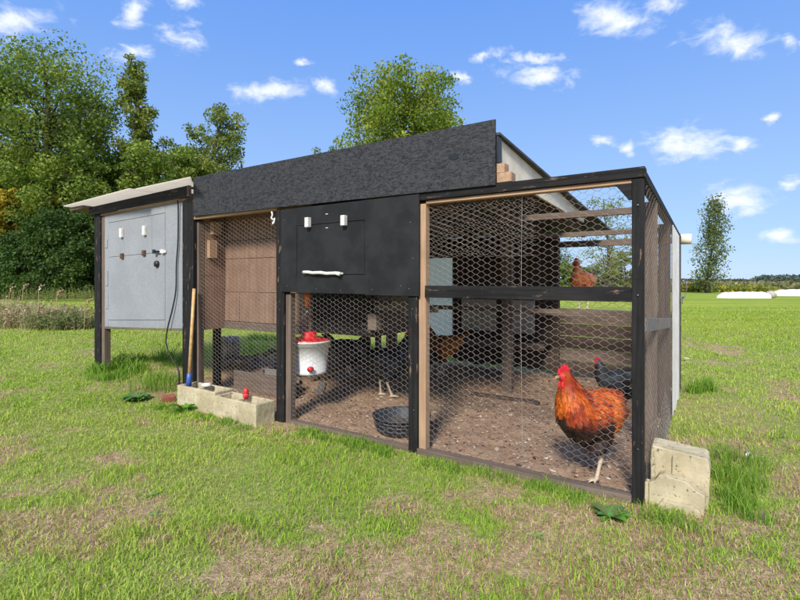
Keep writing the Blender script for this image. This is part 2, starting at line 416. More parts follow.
for k in range(22): tuft(random.uniform(4.2, 7.0), random.uniform(1.5, 4), .16, 50, random.uniform(.1, .2))
x, y, L = map(np.concatenate, (tx, ty, tl)); n = len(x); r1 = rng.random((n, 1))
tag(link('tall_grass', blades('tall_grass', x, y, L, rng.uniform(.003, .0065, n)*np.maximum(1, y/3.4), np.array([.11,.25,.025])*(1-r1)+np.array([.30,.42,.06])*r1, rng.uniform(.1, 1.0, n))), kind='stuff')

# chips, straw and droppings on the pen floor
n = 15000; t_ = rng.uniform(-.0, 4.6, n); s_ = rng.uniform(.03, 3.3, n)
x, y = wp(t_, s_); k_ = pen_mask(x, y) > .5; x, y = x[k_], y[k_]; n = len(x); z = ground_z(x, y)+rng.uniform(.001, .006, n)
a = rng.uniform(0, 2*np.pi, n); l = rng.uniform(.003, .014, n)*np.where(rng.random(n) < .08, 1.9, 1); b = l*rng.uniform(.25, .8, n); tilt = rng.normal(0, .25, (n, 4))
P = np.zeros((n, 4, 3))
for k, (p_, q_) in enumerate(((-1,-1),(1,-.7),(.9,1),(-.8,.8))):
    P[:,k] = np.stack([x+np.cos(a)*l*p_-np.sin(a)*b*q_, y+np.sin(a)*l*p_+np.cos(a)*b*q_, z+tilt[:,k]*l],1)
b0 = np.arange(n)*4; T = np.concatenate([np.stack([b0,b0+1,b0+2],1), np.stack([b0,b0+2,b0+3],1)])
pal = np.array([[.5,.38,.28],[.13,.08,.055],[.30,.2,.14],[.62,.54,.45],[.08,.05,.04]])
tag(link('wood_chips', npmesh('wood_chips', P.reshape(-1,3), T, M['colour'], np.repeat(pal[rng.choice(5, n, p=[.32,.20,.34,.07,.07])], 4, axis=0))), kind='stuff')

# ------------------------------------------------------------------ the coop
coop = thing('chicken_coop', 'long black painted wooden chicken coop with wire mesh runs on the lawn', 'chicken coop', (CX, CY, 0), CA)
def B(t0,t1,s0,s1,z0,z1): return boxv(-t1,-t0,s0,s1,z0,z1)
def bd(name, m, r, parent=coop, bev=.0025, jit=.0015):
    """one board in coop coordinates r = t0,t1,s0,s1,z0,z1, corners a little out of true"""
    V, F = B(*r); rr = random.Random(str(r))
    V = [tuple(c+rr.uniform(-jit, jit) for c in v) for v in V]
    o = link(name, mesh(name, V, F, m), parent)
    if bev: bevel(o, bev)
    return o
def quad_board(name, m, pts, s0, s1, parent=coop, bev=.002):
    """board whose face is a quadrilateral: pts = 4 (t,z) clockwise from top left seen from the front"""
    q = [pts[3], pts[2], pts[1], pts[0]]   # bottom-left, bottom-right, top-right, top-left (x rising)
    V = [(-t, s0, z) for t, z in q]+[(-t, s1, z) for t, z in q]
    F = [(0,1,2,3),(7,6,5,4),(1,0,4,5),(2,1,5,6),(3,2,6,7),(0,3,7,4)]
    o = link(name, mesh(name, V, F, m), parent)
    if bev: bevel(o, bev)
    return o
# posts
bd('post', M['black_z'], (-.026,.030,0,.055,-.05,1.742))
bd('post', M['black_z'], (1.375,1.448,-.004,.07,-.05,1.088))
bd('trim_board', M['tan_z'], (1.318,1.373,.012,.07,.0,1.725))
bd('post', M['black_z'], (1.376,1.446,.0,.07,1.09,1.725))
bd('post', M['black_z'], (2.682,2.776,-.006,.07,-.03,1.788))
bd('trim_board', M['old_z'], (2.622,2.680,.012,.07,-.02,1.085))
bd('post', M['black_z'], (3.955,4.135,-.006,.035,-.02,1.99))
bd('stud', M['old_z'], (3.93,3.99,.037,.10,-.02,1.78))
bd('post', M['black_z'], (5.812,5.958,-.006,.08,.05,2.0))
bd('trim_board', M['old_z'], (5.742,5.811,.010,.08,.05,1.96))
# beams and rails of the front
bd('top_beam', M['black_x'], (-.034,1.70,-.008,.08,1.745,1.803))
bd('beam_underside', M['tan_x'], (.032,1.316,.012,.07,1.722,1.744))
bd('brace', M['tan_x'], (.031,.10,.01,.05,1.70,1.721))
gus = quad_board('gusset', M['black_x'], [(.115,1.721),(.031,1.721),(.031,1.63),(.045,1.63)], -.002, .010)
bd('mid_rail', M['black_x'], (.031,1.317,-.003,.036,1.082,1.162))
bd('bottom_board', M['old_x'], (.031,1.374,-.012,.062,-.02,.040))
bd('bottom_board', M['old_x'], (1.449,2.621,-.006,.055,-.02,.032))
bd('header_strip', M['tan_x'], (2.777,3.954,.0,.06,1.797,1.822))
bd('top_beam', M['black_x'], (2.777,3.954,.012,.08,1.825,1.93))
for (t0,t1,s0,s1,z0,z1) in ((.70,.795,-.004,.075,1.805,1.865),(.745,.797,-.004,.07,1.867,1.925)):
    bd('lumber_block', M['tan_y'], (t0,t1,s0,s1,z0,z1))
# strand-board fascia
knot = [( -1.085+.036*math.cos(k*.45)*(1+.12*math.sin(k*2.)), -.0265, 2.005+.022*math.sin(k*.45)) for k in range(14)]
link('knot', mesh('knot', knot, [tuple(range(14))], M['black_plastic']), coop)
fo = quad_board('fascia_board', M['osb'], [(3.925,2.203),(.797,2.199),(.797,1.79),(3.925,1.823)], -.024, -.010)
bd('fascia_edge_strip', M['black_plastic'], (.782,.795,-.008,.05,1.93,2.10))
# black panel of the middle bay with its hatch: frame pieces round an inset door
fp = link('front_panel', None, coop)
def fpiece(name, r, m=M['panel_black'], bev=.0015): return bd(name, m, r, fp, bev, .0005)
HX0, HX1, HZ0, HZ1 = 1.823, 2.517, 1.243, 1.640
fpiece('panel_board', (HX1+.004,2.700,-.020,-.007,1.100,1.789)); fpiece('panel_board', (1.352,HX0-.004,-.020,-.007,1.088,1.789))
fpiece('panel_board', (HX0-.0035,HX1+.0035,-.020,-.007,HZ1+.004,1.789)); fpiece('panel_board', (HX0-.0035,HX1+.0035,-.020,-.007,1.095,HZ0-.004))
fpiece('hatch_door', (HX0,HX1,-.018,-.006,HZ0,HZ1))
for t, z in ((2.372,1.662),(2.000,1.652)):
    k = link('turn_button', mesh('turn_button', *B(t-.019,t+.019,-.062,-.022,z-.042,z+.036), M['white']), fp); bevel(k, .004, 2)
hs = [(-2.42+.39*k/8, -.045+.008*math.sin(k*1.3), 1.262-.014*k/8+.003*math.sin(k*2.1)) for k in range(9)]
link('handle', mesh('handle', *join([tube(hs, [.013]*8+[.016], 8), B(2.40,2.42,-.04,-.02,1.255,1.268), B(2.02,2.04,-.04,-.02,1.242,1.256)]), M['white'], True), fp)
sp = [B(t-.012,t+.012,-.0215,-.0195,z-.002,z+.0025) for t, z in ((2.19,1.715),(2.19,1.607))]
tag(link('staple', mesh('staple', *join(sp), M['white']), fp), kind='stuff')
sc_ = join([B(t-.003,t+.003,-.0225,-.0195,z-.003,z+.003) for t, z in [(1.43,1.14),(1.50,1.16),(2.63,1.15),(2.30,1.13),(2.05,1.12),(1.42,1.6),(2.66,1.7),(1.75,1.13),(1.4,1.35)]])
tag(link('screw', mesh('screw', *sc_, M['steel']), fp), kind='stuff')
# knot holes and screw heads on posts
sc_ = join([B(t-.0035,t+.0035,-.0095,-.004,z-.0035,z+.0035) for t, z in [(2.73,1.02),(2.73,.95),(2.72,.4),(2.74,1.3),(1.41,1.0),(1.40,.3),(1.42,.62),(4.0,.6),(4.05,1.2),(5.88,1.7),(5.88,.9),(.0,1.12),(.0,.3),(.0,1.6),(2.73,.2)]])
tag(link('screw', mesh('screw', *sc_, M['steel']), coop), kind='stuff')

# roof: boards on rafters falling to the back; z = 2.115 - .092 s
def rz_(s): return 2.115-.092*s
def roofquad(name, m, t0f, t0b, t1, s0, s1, dz0, dz1):
    V, F = hexa([(-t1,s0,rz_(s0)+dz0),(-t0f,s0,rz_(s0)+dz0),(-t0b,s1,rz_(s1)+dz0),(-t1,s1,rz_(s1)+dz0),
                 (-t1,s0,rz_(s0)+dz1),(-t0f,s0,rz_(s0)+dz1),(-t0b,s1,rz_(s1)+dz1),(-t1,s1,rz_(s1)+dz1)])
    return link(name, mesh(name, V, F, m), coop)
roofquad('roof_sheet', M['roof_under'], .775, .70, 4.0, -.005, 3.34, -.012, .004)
# pale barge board under the roof edge
V, F = hexa([(-.82,.055,1.875),(-.80,.055,1.875),(-.80,2.4,1.80),(-.82,2.4,1.80),(-.82,.055,2.098),(-.80,.055,2.098),(-.80,2.4,rz_(2.4)-.014),(-.82,2.4,rz_(2.4)-.014)])
link('barge_board', mesh('barge_board', V, F, M['cream']), coop)
for k in range(7):
    t = .99+k*.48
    V, F = hexa([(-t-.02,.06,rz_(.06)-.10),(-t+.02,.06,rz_(.06)-.10),(-t+.02,3.24,rz_(3.24)-.10),(-t-.02,3.24,rz_(3.24)-.10),
                 (-t-.02,.06,rz_(.06)-.013),(-t+.02,.06,rz_(.06)-.013),(-t+.02,3.24,rz_(3.24)-.013),(-t-.02,3.24,rz_(3.24)-.013)])
    link('rafter', mesh('rafter', V, F, M['old_y']), coop)
# near end (t = 0): sloping top rail, studs, rails, white sheet, mesh
def slope_board(name, m, t0,t1,s0,s1,za0,za1,zb0,zb1):
    V, F = hexa([(-t1,s0,za0),(-t0,s0,za0),(-t0,s1,zb0),(-t1,s1,zb0),(-t1,s0,za1),(-t0,s0,za1),(-t0,s1,zb1),(-t1,s1,zb1)])
    return bevel(link(name, mesh(name, V, F, m), coop), .002)
slope_board('side_rail', M['black_y'], -.028,.028, .081, 3.30, 1.748,1.800, 1.632,1.684)
bd('stud', M['old_z'], (-.022,.068,.745,.785,-.02,1.72))
bd('stud', M['dark_z'], (-.022,.070,1.83,1.87,-.02,1.68))
bd('post', M['black_z'], (-.03,.04,3.17,3.23,-.02,1.63))
slope_board('side_board', M['grey_rail'], -.030,-.023, .058, 1.95, .915,.995, .79,.868)
bd('bottom_board', M['old_y'], (-.03,.03,.07,3.16,-.02,.035))
# corrugated white sheet
V, F = [], []
nn = 40
for k in range(nn+1):
    s = 1.905+.86*k/nn; o_ = .006*math.sin(k*1.55)
    V += [(.036+o_, s, .03+.02*math.sin(k*.3)), (.036+o_, s, 1.675-.036*(s-1.9)), (.033+o_, s, .03+.02*math.sin(k*.3)), (.033+o_, s, 1.675-.036*(s-1.9))]
for k in range(nn):
    a = k*4; F += [(a, a+4, a+5, a+1), (a+3, a+7, a+6, a+2)]
link('side_sheet', mesh('side_sheet', V, F, M['white_sheet'], True), coop)
# wire latch on the back post
lp = [(.045,3.12,1.19),(.075,3.15,1.2),(.085,3.17,1.12),(.07,3.17,1.02),(.045,3.16,1.0)]
link('latch', mesh('latch', *join([tube(lp, .006, 6), tube([(.045,2.8,1.02),(.07,2.95,1.03),(.05,3.17,1.01)], .005, 6), boxv(.042,.048,3.13,3.19,.94,1.0)]), M['steel'], True), coop)
# cross rails of the run and the back rail
bd('cross_rail', M['old_x'], (.03,1.10,.79,.83,1.655,1.70)); bd('cross_rail', M['old_x'], (.03,1.4,1.875,1.915,1.612,1.655))
bd('back_rail', M['old_x'], (.041,1.26,3.17,3.22,1.60,1.672))
# back: planks below, boards beside
for k in range(5):
    bd('wall_board', M['old_x'] if k in (1, 4) else M['dark_x'], (.041,1.262,3.185+.006*(k%2),3.215,.065+k*.152,.065+k*.152+.146))
bd('wall_cap', M['old_x'], (.041,1.262,3.14,3.235,.824,.848))
bd('stud', M['dark_z'], (1.263,1.34,3.15,3.22,0,1.72))
tt = 1.345
while tt < 3.47:
    w_ = .14+.03*random.random()
    if 2.73 < tt+w_/2 < 3.2: z0 = 1.62
    else: z0 = .05+random.random()*.04
    bd('wall_board', M['dark_z'], (tt, min(tt+w_, 3.49), 3.19, 3.21, z0, 1.78)); tt += w_+.004
bd('wall_board', M['dark_z'], (3.49,3.72,3.19,3.21,.74,1.78)); bd('post', M['dark_z'], (3.722,3.80,3.15,3.22,0,1.78))
bd('wall_board', M['dark_z'], (3.802,4.03,3.19,3.21,.72,1.78))
link('back_sheet', mesh('back_sheet', [(-3.205,3.2,.30),(-2.735,3.2,.30),(-2.735,3.2,1.63),(-3.205,3.2,1.63)], [(0,1,2,3)], M['milky']), coop)
for (t0, t1) in ((1.53,1.70),(1.705,1.86),(2.04,2.28),(2.285,2.53)):
    bd('pale_board', M['pale'], (t0,t1,3.05,3.07,.53,.945))
bd('nest_shelf', M['dark_x'], (1.35,2.75,2.85,3.17,.40,.43)); bd('shelf_front', M['old_x'], (1.35,2.75,2.83,2.85,.36,.44))
bd('inner_beam', M['dark_x'], (1.27,3.6,2.9,2.98,1.50,1.60))
# inner posts, perches
bd('post', M['old_z'], (1.44,1.54,2.0,2.06,-.02,1.85)); bd('post', M['old_z'], (2.50,2.61,1.38,1.44,-.02,1.85))
bd('post', M['black_z'], (4.12,4.22,.40,.44,.0,.79)); bd('post', M['dark_z'], (3.955,4.02,3.1,3.18,.0,1.78))
slope_board('perch', M['old_x'], .08,3.3,2.07,2.11, .86,.905,.86,.905)
bd('perch', M['old_x'], (.05,1.44,2.62,2.67,.80,.845)); 
# left end wall, open below
for k in range(6): bd('wall_board', M['dark_y'], (4.022,4.040,.1,3.2,.80+k*.165,.80+k*.165+.16))
# raised roosting box
hb = link('roost_box', None, coop)
def hbp(name, m, r, **k): return bd(name, m, r, hb, .0015, .001, **k)
hbp('floor_board', M['dark_x'], (1.98,3.93,.36,1.12,.735,.755))
hbp('skirt_board', M['old_x'], (2.70,3.93,.335,.355,.70,.775)); hbp('skirt_board', M['black_x'], (1.98,2.695,.335,.355,.73,.80))  # middle-bay skirt is black to carry the shade of that bay in its colour
rows = [(.779,1.075,[2.70,2.96,3.20,3.45,3.70,3.93]), (1.079,1.415,[2.70,3.02,3.42,3.93]), (1.419,1.60,[2.70,3.93]), (1.604,1.995,[2.70,3.2,3.93])]
for z0, z1, ts_ in rows:
    for p_, q_ in zip(ts_[:-1], ts_[1:]): hbp('panel', M['ply'], (p_+.002, q_-.002, .345-random.random()*.006, .36, z0, z1))
hbp('panel', M['black_x'], (1.98,2.695,.345,.36,.803,1.79)); hbp('panel', M['dark_y'], (1.965,1.979,.345,1.12,.74,1.8)); hbp('panel', M['dark_x'], (1.98,3.93,1.105,1.12,.757,1.8))  # black front panel: shade of the middle bay put into the board colour
hbp('panel', M['ply'], (3.932,3.952,.105,.362,.70,1.24)); hbp('panel', M['ply'], (3.932,3.952,.105,.362,1.244,1.99))
bd('lumber_block', M['tan_z'], (3.87,3.93,.16,.26,1.66,1.79)); bd('lumber_block', M['tan_z'], (3.885,3.93,.13,.22,1.42,1.60))
bd('grey_baseboard', M['grey_rail'], (3.17,3.62,.60,.63,.0,.27)); bd('grey_baseboard', M['old_x'], (3.10,4.0,.50,.53,-.02,.23))
# timber scraps under the roof beside the middle bay
for r in ((1.50,1.62,.20,.30,.93,1.06),(1.70,1.80,.30,.42,.98,1.07),(1.40,1.97,.30,.35,.955,1.0),(1.89,1.975,.22,.30,.80,.93)):
    bd('lumber_block', M['old_x'], r)
bd('ground_timber', M['dark_x'], (1.05,1.75,1.66,1.72,.015,.05))
# nest box at the left end
nb = link('nest_box', None, coop)
def nq(name, m, pts, s0, s1, bev=.001): return quad_board(name, m, pts, s0, s1, nb, bev)
def lerp(a, b, f): return a+(b-a)*f
TL, TR, BR, BL = (5.741,1.963), (4.137,1.995), (4.085,.71), (5.741,.641)
def fr(t, z): return (t, z)
dTL, dTR, dBR, dBL = (5.640,1.872), (4.475,1.900), (4.475,.782), (5.660,.727)
dML, dMR = (5.645,1.468), (4.475,1.500)
g_ = .005
nq('panel_board', M['grey'], [TL, (dTL[0]+g_,1.965), (dBL[0]+g_,.646), BL], .012, .026)
nq('panel_board', M['grey'], [(4.475-g_,1.988), TR, BR, (4.475-g_,.694)], .012, .026)
nq('panel_board', M['grey'], [(5.640,1.965), (4.475,1.988), (4.475,1.900+g_), (5.640,1.872+g_)], .012, .026)
nq('panel_board', M['grey'], [(5.660,.727-g_), (4.475,.782-g_), (4.475,.694), (5.660,.646)], .012, .026)
nq('upper_door', M['grey'], [dTL, (4.72,1.894), (4.72,1.490+.002), (5.645,1.468+.002)], .010, .024)
nq('door', M['grey'], [(5.645,1.466), (4.72,1.488), (4.475,.782), (5.660,.727)], .010, .024)
nq('door', M['grey'], [(4.716,1.894), dTR, (4.475,.785), (4.716,1.486)], .0102, .0242)
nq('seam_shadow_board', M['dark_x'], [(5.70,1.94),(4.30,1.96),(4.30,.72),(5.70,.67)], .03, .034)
for t, z in ((5.324,1.737),(4.84,1.737)):
    k = link('turn_button', mesh('turn_button', *B(t-.024,t+.024,-.022,.010,z-.052,z+.052), M['white']), nb); bevel(k, .005, 2)
for t, z in ((5.32,1.474),(4.86,1.494)):
    k = link('hinge_block', mesh('hinge_block', *join([B(t-.026,t+.026,-.012,.010,z-.03,z+.03), B(t-.020,t+.020,-.016,-.012,z-.022,z+.022)]), M['rust']), nb); bevel(k, .002)
link('latch', mesh('latch', *join([B(4.44,4.56,-.006,.009,1.485,1.515), B(4.46,4.50,-.018,-.006,1.478,1.52)]), M['white']), nb)
link('latch_bolt', mesh('latch_bolt', *join([B(4.54,4.63,-.022,-.006,1.49,1.51), B(4.595,4.635,-.034,-.022,1.478,1.522)]), M['black_plastic']), nb)
V, F = lathe([(.0,0),(.034,0),(.036,.01),(.030,.028),(.0,.030)], 16); V = [(-4.606+x, .009-z, 1.37+y) for x, y, z in V]
link('pull_knob', mesh('pull_knob', V, F, M['black_plastic'], True), nb)
for t, z, hh in ((5.70,1.63,.05),(5.69,1.22,.09),(5.68,.95,.09)):
    k = link('hinge', mesh('hinge', *B(t-.028,t+.028,.004,.0115,z-hh,z+hh), M['grey']), nb); bevel(k, .002)
nq('side_wall', M['old_z'], [(4.15,1.98),(4.137,1.98),(4.137,.71),(4.15,.71)], .027, .95)
V, F = B(5.70,5.741,.027,.95,.645,1.96); link('side_wall', mesh('side_wall', V, F, M['old_z']), nb)
V, F = B(4.151,5.70,.93,.95,.66,1.97); link('back_wall', mesh('back_wall', V, F, M['old_x']), nb)
V, F = hexa([(-5.70,.035,.655),(-4.151,.035,.70),(-4.151,.929,.70),(-5.70,.929,.655),(-5.70,.035,.675),(-4.151,.035,.72),(-4.151,.929,.72),(-5.70,.929,.675)])
link('floor_board', mesh('floor_board', V, F, M['dark_x']), nb)
nq('bottom_strip', M['old_x'], [(5.741,.638),(4.14,.700),(4.14,.684),(5.741,.620)], .006, .03)
nq('fascia_board', M['black_x'], [(6.010,2.079),(4.000,2.128),(4.000,2.020),(5.985,1.985)], -.045, -.015, .002)
nq('header_strip', M['tan_x'], [(5.812,1.990),(4.10,2.022),(4.10,1.997),(5.812,1.966)], -.004, .028)
nq('fascia_end', M['old_z'], [(3.998,2.128),(3.972,2.130),(3.972,2.022),(3.998,2.022)], -.045, -.012)
bd('rafter_end', M['old_y'], (6.02,6.36,-.11,.30,2.060,2.10), nb); bd('rafter', M['old_y'], (4.2,4.25,.03,.93,2.0,2.1), nb)
def lid(pts, z0, th):   # pts (t,s,z)
    V = [(-t, s, z) for t, s, z in pts]+[(-t, s, z+th) for t, s, z in pts]
    F = [(3,2,1,0),(4,5,6,7),(0,1,5,4),(1,2,6,5),(2,3,7,6),(3,0,4,7)]
    link('lid_sheet', mesh('lid_sheet', V, F, M['lid']), nb)
lid([(6.42,-.15,2.112),(4.66,-.26,2.126),(4.66,.98,2.155),(6.42,1.02,2.135)][::1], 0, .012)
lid([(4.655,-.20,2.132),(3.70,-.20,2.142),(3.93,-.03,2.150),(4.655,1.0,2.166)], 0, .012)

# hexagonal netting
def netting(name, frame, a1, b1, cells, seed, hole=None, wob=.006, wr=.00085, warp=.012, parent=coop, mt=None):
    """flat-topped hexagons over (0..a1, 0..b1); frame maps (a,b,offset) to coop coordinates"""
    p, r = cells; rr = random.Random(seed); V, E = {}, set(); P = []
    def key(i, j): return (i, j)
    L_ = p*.42; D_ = p-L_         # flat length and slanted part
    def pt(ix, jy, side):         # vertices of cell columns
        k = (ix, jy, side)
        if k not in V:
            a = ix*p + (0 if side == 0 else L_); b = jy*r/2
            V[k] = len(P); P.append((a, b))
        return V[k]
    nxc, nyc = int(a1/p)+1, int(b1/r*2)+2
    for ix in range(nxc):
        for jy in range(ix % 2, nyc, 2):
            A = pt(ix, jy, 0); Bq = pt(ix, jy, 1); E.add((A, Bq))
            for dj in (-1, 1):
                if 0 <= jy+dj < nyc and ix+1 < nxc: E.add((Bq, pt(ix+1, jy+dj, 0)))
    Q = []
    for a, b in P:
        n_ = noise.noise((a*2.1+seed, b*2.1, 1.7)); n2 = noise.noise((a*2.1, b*2.1+seed, 5.1)); n3 = noise.noise((a*1.3+seed, b*1.3, 9))
        Q.append((min(max(a+n_*warp+rr.gauss(0, .0010), 0), a1), min(max(b+n2*warp+rr.gauss(0, .0010), 0), b1), n3*wob))
    Pn = np.array([frame(*q) for q in Q]); Ea = np.array([e for e in E if abs(Q[e[0]][0]-Q[e[1]][0])+abs(Q[e[0]][1]-Q[e[1]][1]) > .003])
    if hole is not None: Ea = Ea[[not hole(*P[i]) for i, _ in Ea]]
    p0, p1 = Pn[Ea[:,0]], Pn[Ea[:,1]]; d = p1-p0; ln = np.linalg.norm(d, axis=1, keepdims=True); d /= np.maximum(ln, 1e-6)
    up = np.tile([0.,0.,1.], (len(d), 1)); up[np.abs(d[:,2]) > .9] = (0, 1, 0)
    u = np.cross(d, up); u /= np.linalg.norm(u, axis=1, keepdims=True); v = np.cross(d, u)
    k = np.arange(len(d)); VV = np.zeros((len(d), 6, 3)); 
    for i in range(3):
        an = 2*math.pi*i/3+.3; o = (u*math.cos(an)+v*math.sin(an))*wr*1.15
        VV[:,i] = p0+o-d*wr*.5; VV[:,i+3] = p1+o+d*wr*.5
    b_ = k*6; T = []
    for i in range(3):
        j = (i+1) % 3; T += [np.stack([b_+i, b_+j, b_+j+3],1), np.stack([b_+i, b_+j+3, b_+i+3],1)]
    return link(name, npmesh(name, VV.reshape(-1,3), np.concatenate(T), mt or M['wire'], None, True), parent)
CELL = (.0388, .0376)
# near bay, over the face of the rails but behind the posts' faces
netting('wire_mesh', lambda a,b,o: (-1.345+a, .040+o*.7, .03+b), 1.335, 1.71, CELL, 1)
netting('wire_mesh', lambda a,b,o: (-1.345+a, .055+o, 1.35+b), .78, .38, (.041,.030), 8, wob=.02, warp=.03)
netting('wire_mesh', lambda a,b,o: (-2.65+a, .036+o, .01+b), 1.22, 1.09, CELL, 2)
netting('wire_mesh', lambda a,b,o: (-3.95+a, .060+o*.6, .0+b), 1.20, 1.80, CELL, 3)
netting('wire_mesh', lambda a,b,o: (.030+o*.5, .05+a, .01+b*(1-.05*a/3.1)), 3.12, 1.72, (.05,.048), 4, wr=.0007)
netting('wire_mesh', lambda a,b,o: (.055+o*2.2+.02*math.sin(b*9), .08+a, .0+b), 1.1, .40, (.045,.04), 5, wob=.03, warp=.04, wr=.0008)
for ax in (0, 1, 2, 3):
    s0 = (1.27, 1.22)[ax % 2]
sel = [((-1.318, .034, 0), (-.02,)), ]
link('tie_wire', mesh('tie_wire', *join([tube([(-1.31+k*.128, .040, .03) , (-1.31+(k+1)*.128, .041+.002*math.sin(k), .031)], .0018, 4) for k in range(10)]+[tube([(-.645, .045, .04), (-.66, .05, .9), (-.65, .045, 1.72)], .0016, 4)]), M['wire']), coop)
netting('wire_mesh', lambda a,b,o: (-1.22+a, 3.16, .86+b), 1.17, .70, (.05,.05), 17, wr=.0011)

# ------------------------------------------------------------------ things round the coop
def at(t, s, z=None):
    x, y = wp(t, s); return (x, y, gz(x, y) if z is None else z)
def rough_block(V, F, amt, seed, parent, name, m, scale=9):
    """chipped concrete: subdivide and push the surface about"""
    me = bpy.data.meshes.new(name); bm = bmesh.new()
    vs = [bm.verts.new(v) for v in V]
    for f in F: bm.faces.new([vs[i] for i in f])
    bmesh.ops.recalc_face_normals(bm, faces=bm.faces)
    bmesh.ops.bevel(bm, geom=bm.edges[:], offset=.004, segments=1, affect='EDGES', clamp_overlap=True)
    for _ in range(3):
        es = [e for e in bm.edges if e.calc_length() > .022]
        if es: bmesh.ops.subdivide_edges(bm, edges=es, cuts=1, use_grid_fill=True)
    bmesh.ops.triangulate(bm, faces=bm.faces); bm.normal_update()
    for v in bm.verts:
        n = noise.fractal(Vector(v.co)*scale*2.2+Vector((seed, 0, 0)), .7, 2, 5)*.62
        v.co += v.normal*n*amt
    bm.to_mesh(me); bm.free(); me.materials.append(m)
    return link(name, me, parent)
def cored_block(L, Wd, H):
    """two-core block: outer shell with two open cores, length along x"""
    w_ = .028; V, F = [], []
    xs = [0, w_, L/2-w_/2, L/2+w_/2, L-w_, L]; ys_ = [0, w_, Wd-w_, Wd]
    idx = {}
    def v(i, j, k):
        if (i, j, k) not in idx: idx[(i,j,k)] = len(V); V.append((xs[i], ys_[j], (0, H)[k]))
        return idx[(i,j,k)]
    core = {(1,1), (3,1)}
    for i in range(5):
        for j in range(3):
            if (i, j) in core: continue
            F.append((v(i,j,1), v(i+1,j,1), v(i+1,j+1,1), v(i,j+1,1))); F.append((v(i,j+1,0), v(i+1,j+1,0), v(i+1,j,0), v(i,j,0)))
            for (di, dj, e0, e1) in ((-1,0,(0,0),(0,1)),(1,0,(1,1),(1,0)),(0,-1,(1,0),(0,0)),(0,1,(0,1),(1,1))):
                a, b = i+di, j+dj
                if not (0 <= a < 5 and 0 <= b < 3) or (a, b) in core:
                    p0 = (i+e0[0], j+e0[1]); p1 = (i+e1[0], j+e1[1])
                    F.append((v(*p1,0), v(*p0,0), v(*p0,1), v(*p1,1)))
    return V, F
V, F = cored_block(.565, .20, .235)
for k, (t, s, rz, lab) in enumerate(((3.925, -.195, .012, 'yellowed hollow concrete block on the lawn with the wooden pole standing on it'),
                                     (3.345, -.215, -.01, 'yellowed hollow concrete block on the lawn with the small red cap on top'))):
    r = thing('concrete_block', lab, 'concrete block', at(t, s, gz(*wp(t-.28, s))-.055 + (.022 if k == 0 else -.0)), CA+rz, 'hollow concrete blocks along the front of the coop')
    rough_block(V, F, .0035, 3+k*7, r, 'block_body', M['concrete'])
# soil in the cores, white crumb, red cap
p = at(3.62, -.09, .215); 
r = thing('white_lump', 'small white lump lying in the core of a concrete block', 'lump', (p[0], p[1], .205))
me = lathe([(0,0),(.032,.004),(.04,.018),(.026,.034),(0,.038)], 14); link('lump_body', mesh('lump_body', [(x*1.2, y*.9, z+.006*noise.noise(Vector((x,y,z))*40)) for x,y,z in me[0]], me[1], M['white'], True), r)
p = at(3.05, -.10, .178)
r = thing('red_cap', 'small red ridged cap standing up on the right hand concrete block', 'cap', p)
V_, F_ = lathe([(.0,0),(.024,0),(.026,.02),(.022,.045),(.024,.05),(.019,.075),(.012,.085),(0,.087)], 18)
link('cap_body', mesh('cap_body', V_, F_, M['red'], True), r)
V_, F_ = lathe([(.028,.028),(.031,.033),(.028,.038)], 18); link('cap_ring', mesh('cap_ring', V_, F_, plain('dusty_red_plastic', (.55,.16,.14), (.45,.10,.09), 30), True), r)
# pole with blue sleeve leaning on the post
b_, t_ = Vector(at(3.845, -.125, .19)), Vector(at(3.905, -.03, 1.115))
r = thing('wooden_pole', 'slim varnished wooden pole with blue sleeve leaning on black post', 'pole', tuple(b_))
d = t_-b_
link('handle', mesh('handle', *tube([d*.13, d*.6, d], [.0165, .016, .0155], 12), M['pole'], True), r)
link('sleeve', mesh('sleeve', *tube([d*0, d*.125, d*.13], [.026, .023, .017], 14), M['blue'], True), r)
# broken blocks by the near corner post: upper block with a web, broken piece in front
r = thing('concrete_block', 'large yellowish concrete block standing on end by the corner post of the coop', 'concrete block', at(-.052, .12, 0), CA)
prof = [(0,0),(.262,0),(.270,.20),(.262,.262),(.250,.272),(.0,.292),(-.006,.2)]
def extr(prof, y0, y1):
    n = len(prof); V = [(x, y0, z) for x, z in prof]+[(x, y1, z) for x, z in prof]
    return V, [tuple(range(n)), tuple(range(n, 2*n))[::-1]]+[(i, (i+1)%n, (i+1)%n+n, i+n) for i in range(n)]
rough_block(*extr(prof, .0, .17), .004, 2, r, 'block_body', M['concrete'])
rough_block(*extr([(.095,.10),(.128,.09),(.134,.225),(.122,.265),(.10,.262)], -.016, .004), .002, 4, r, 'web_stub', M['concrete'], 14)
0 and rough_block(*extr([(-.004,.243),(.105,.232),(.098,.262),(-.002,.282)], -.008, .004), .002, 5, r, 'lip', M['concrete'], 14)
r = thing('broken_block', 'broken piece of concrete block with a wavy edge leaning in front of the larger block', 'concrete block', at(-.045, .045, 0), CA-.03)
rough_block(*extr([(.0,-.01),(.25,-.01),(.257,.10),(.245,.112),(.222,.118),(.195,.142),(.17,.157),(.10,.165),(.075,.176),(.050,.166),(.028,.13),(.0,.115)], .0, .075), .004, 9, r, 'block_body', M['concrete'])
rough_block(*extr([(-.025,-.01),(.05,-.01),(.055,.085),(.03,.105),(-.02,.11)], .01, .07), .004, 13, r, 'chip', M['concrete'])
rough_block(*extr([(.04,-.01),(.245,-.01),(.235,.03),(.20,.052),(.12,.045),(.07,.055)], -.03, .01), .010, 23, r, 'chip', M['concrete'])

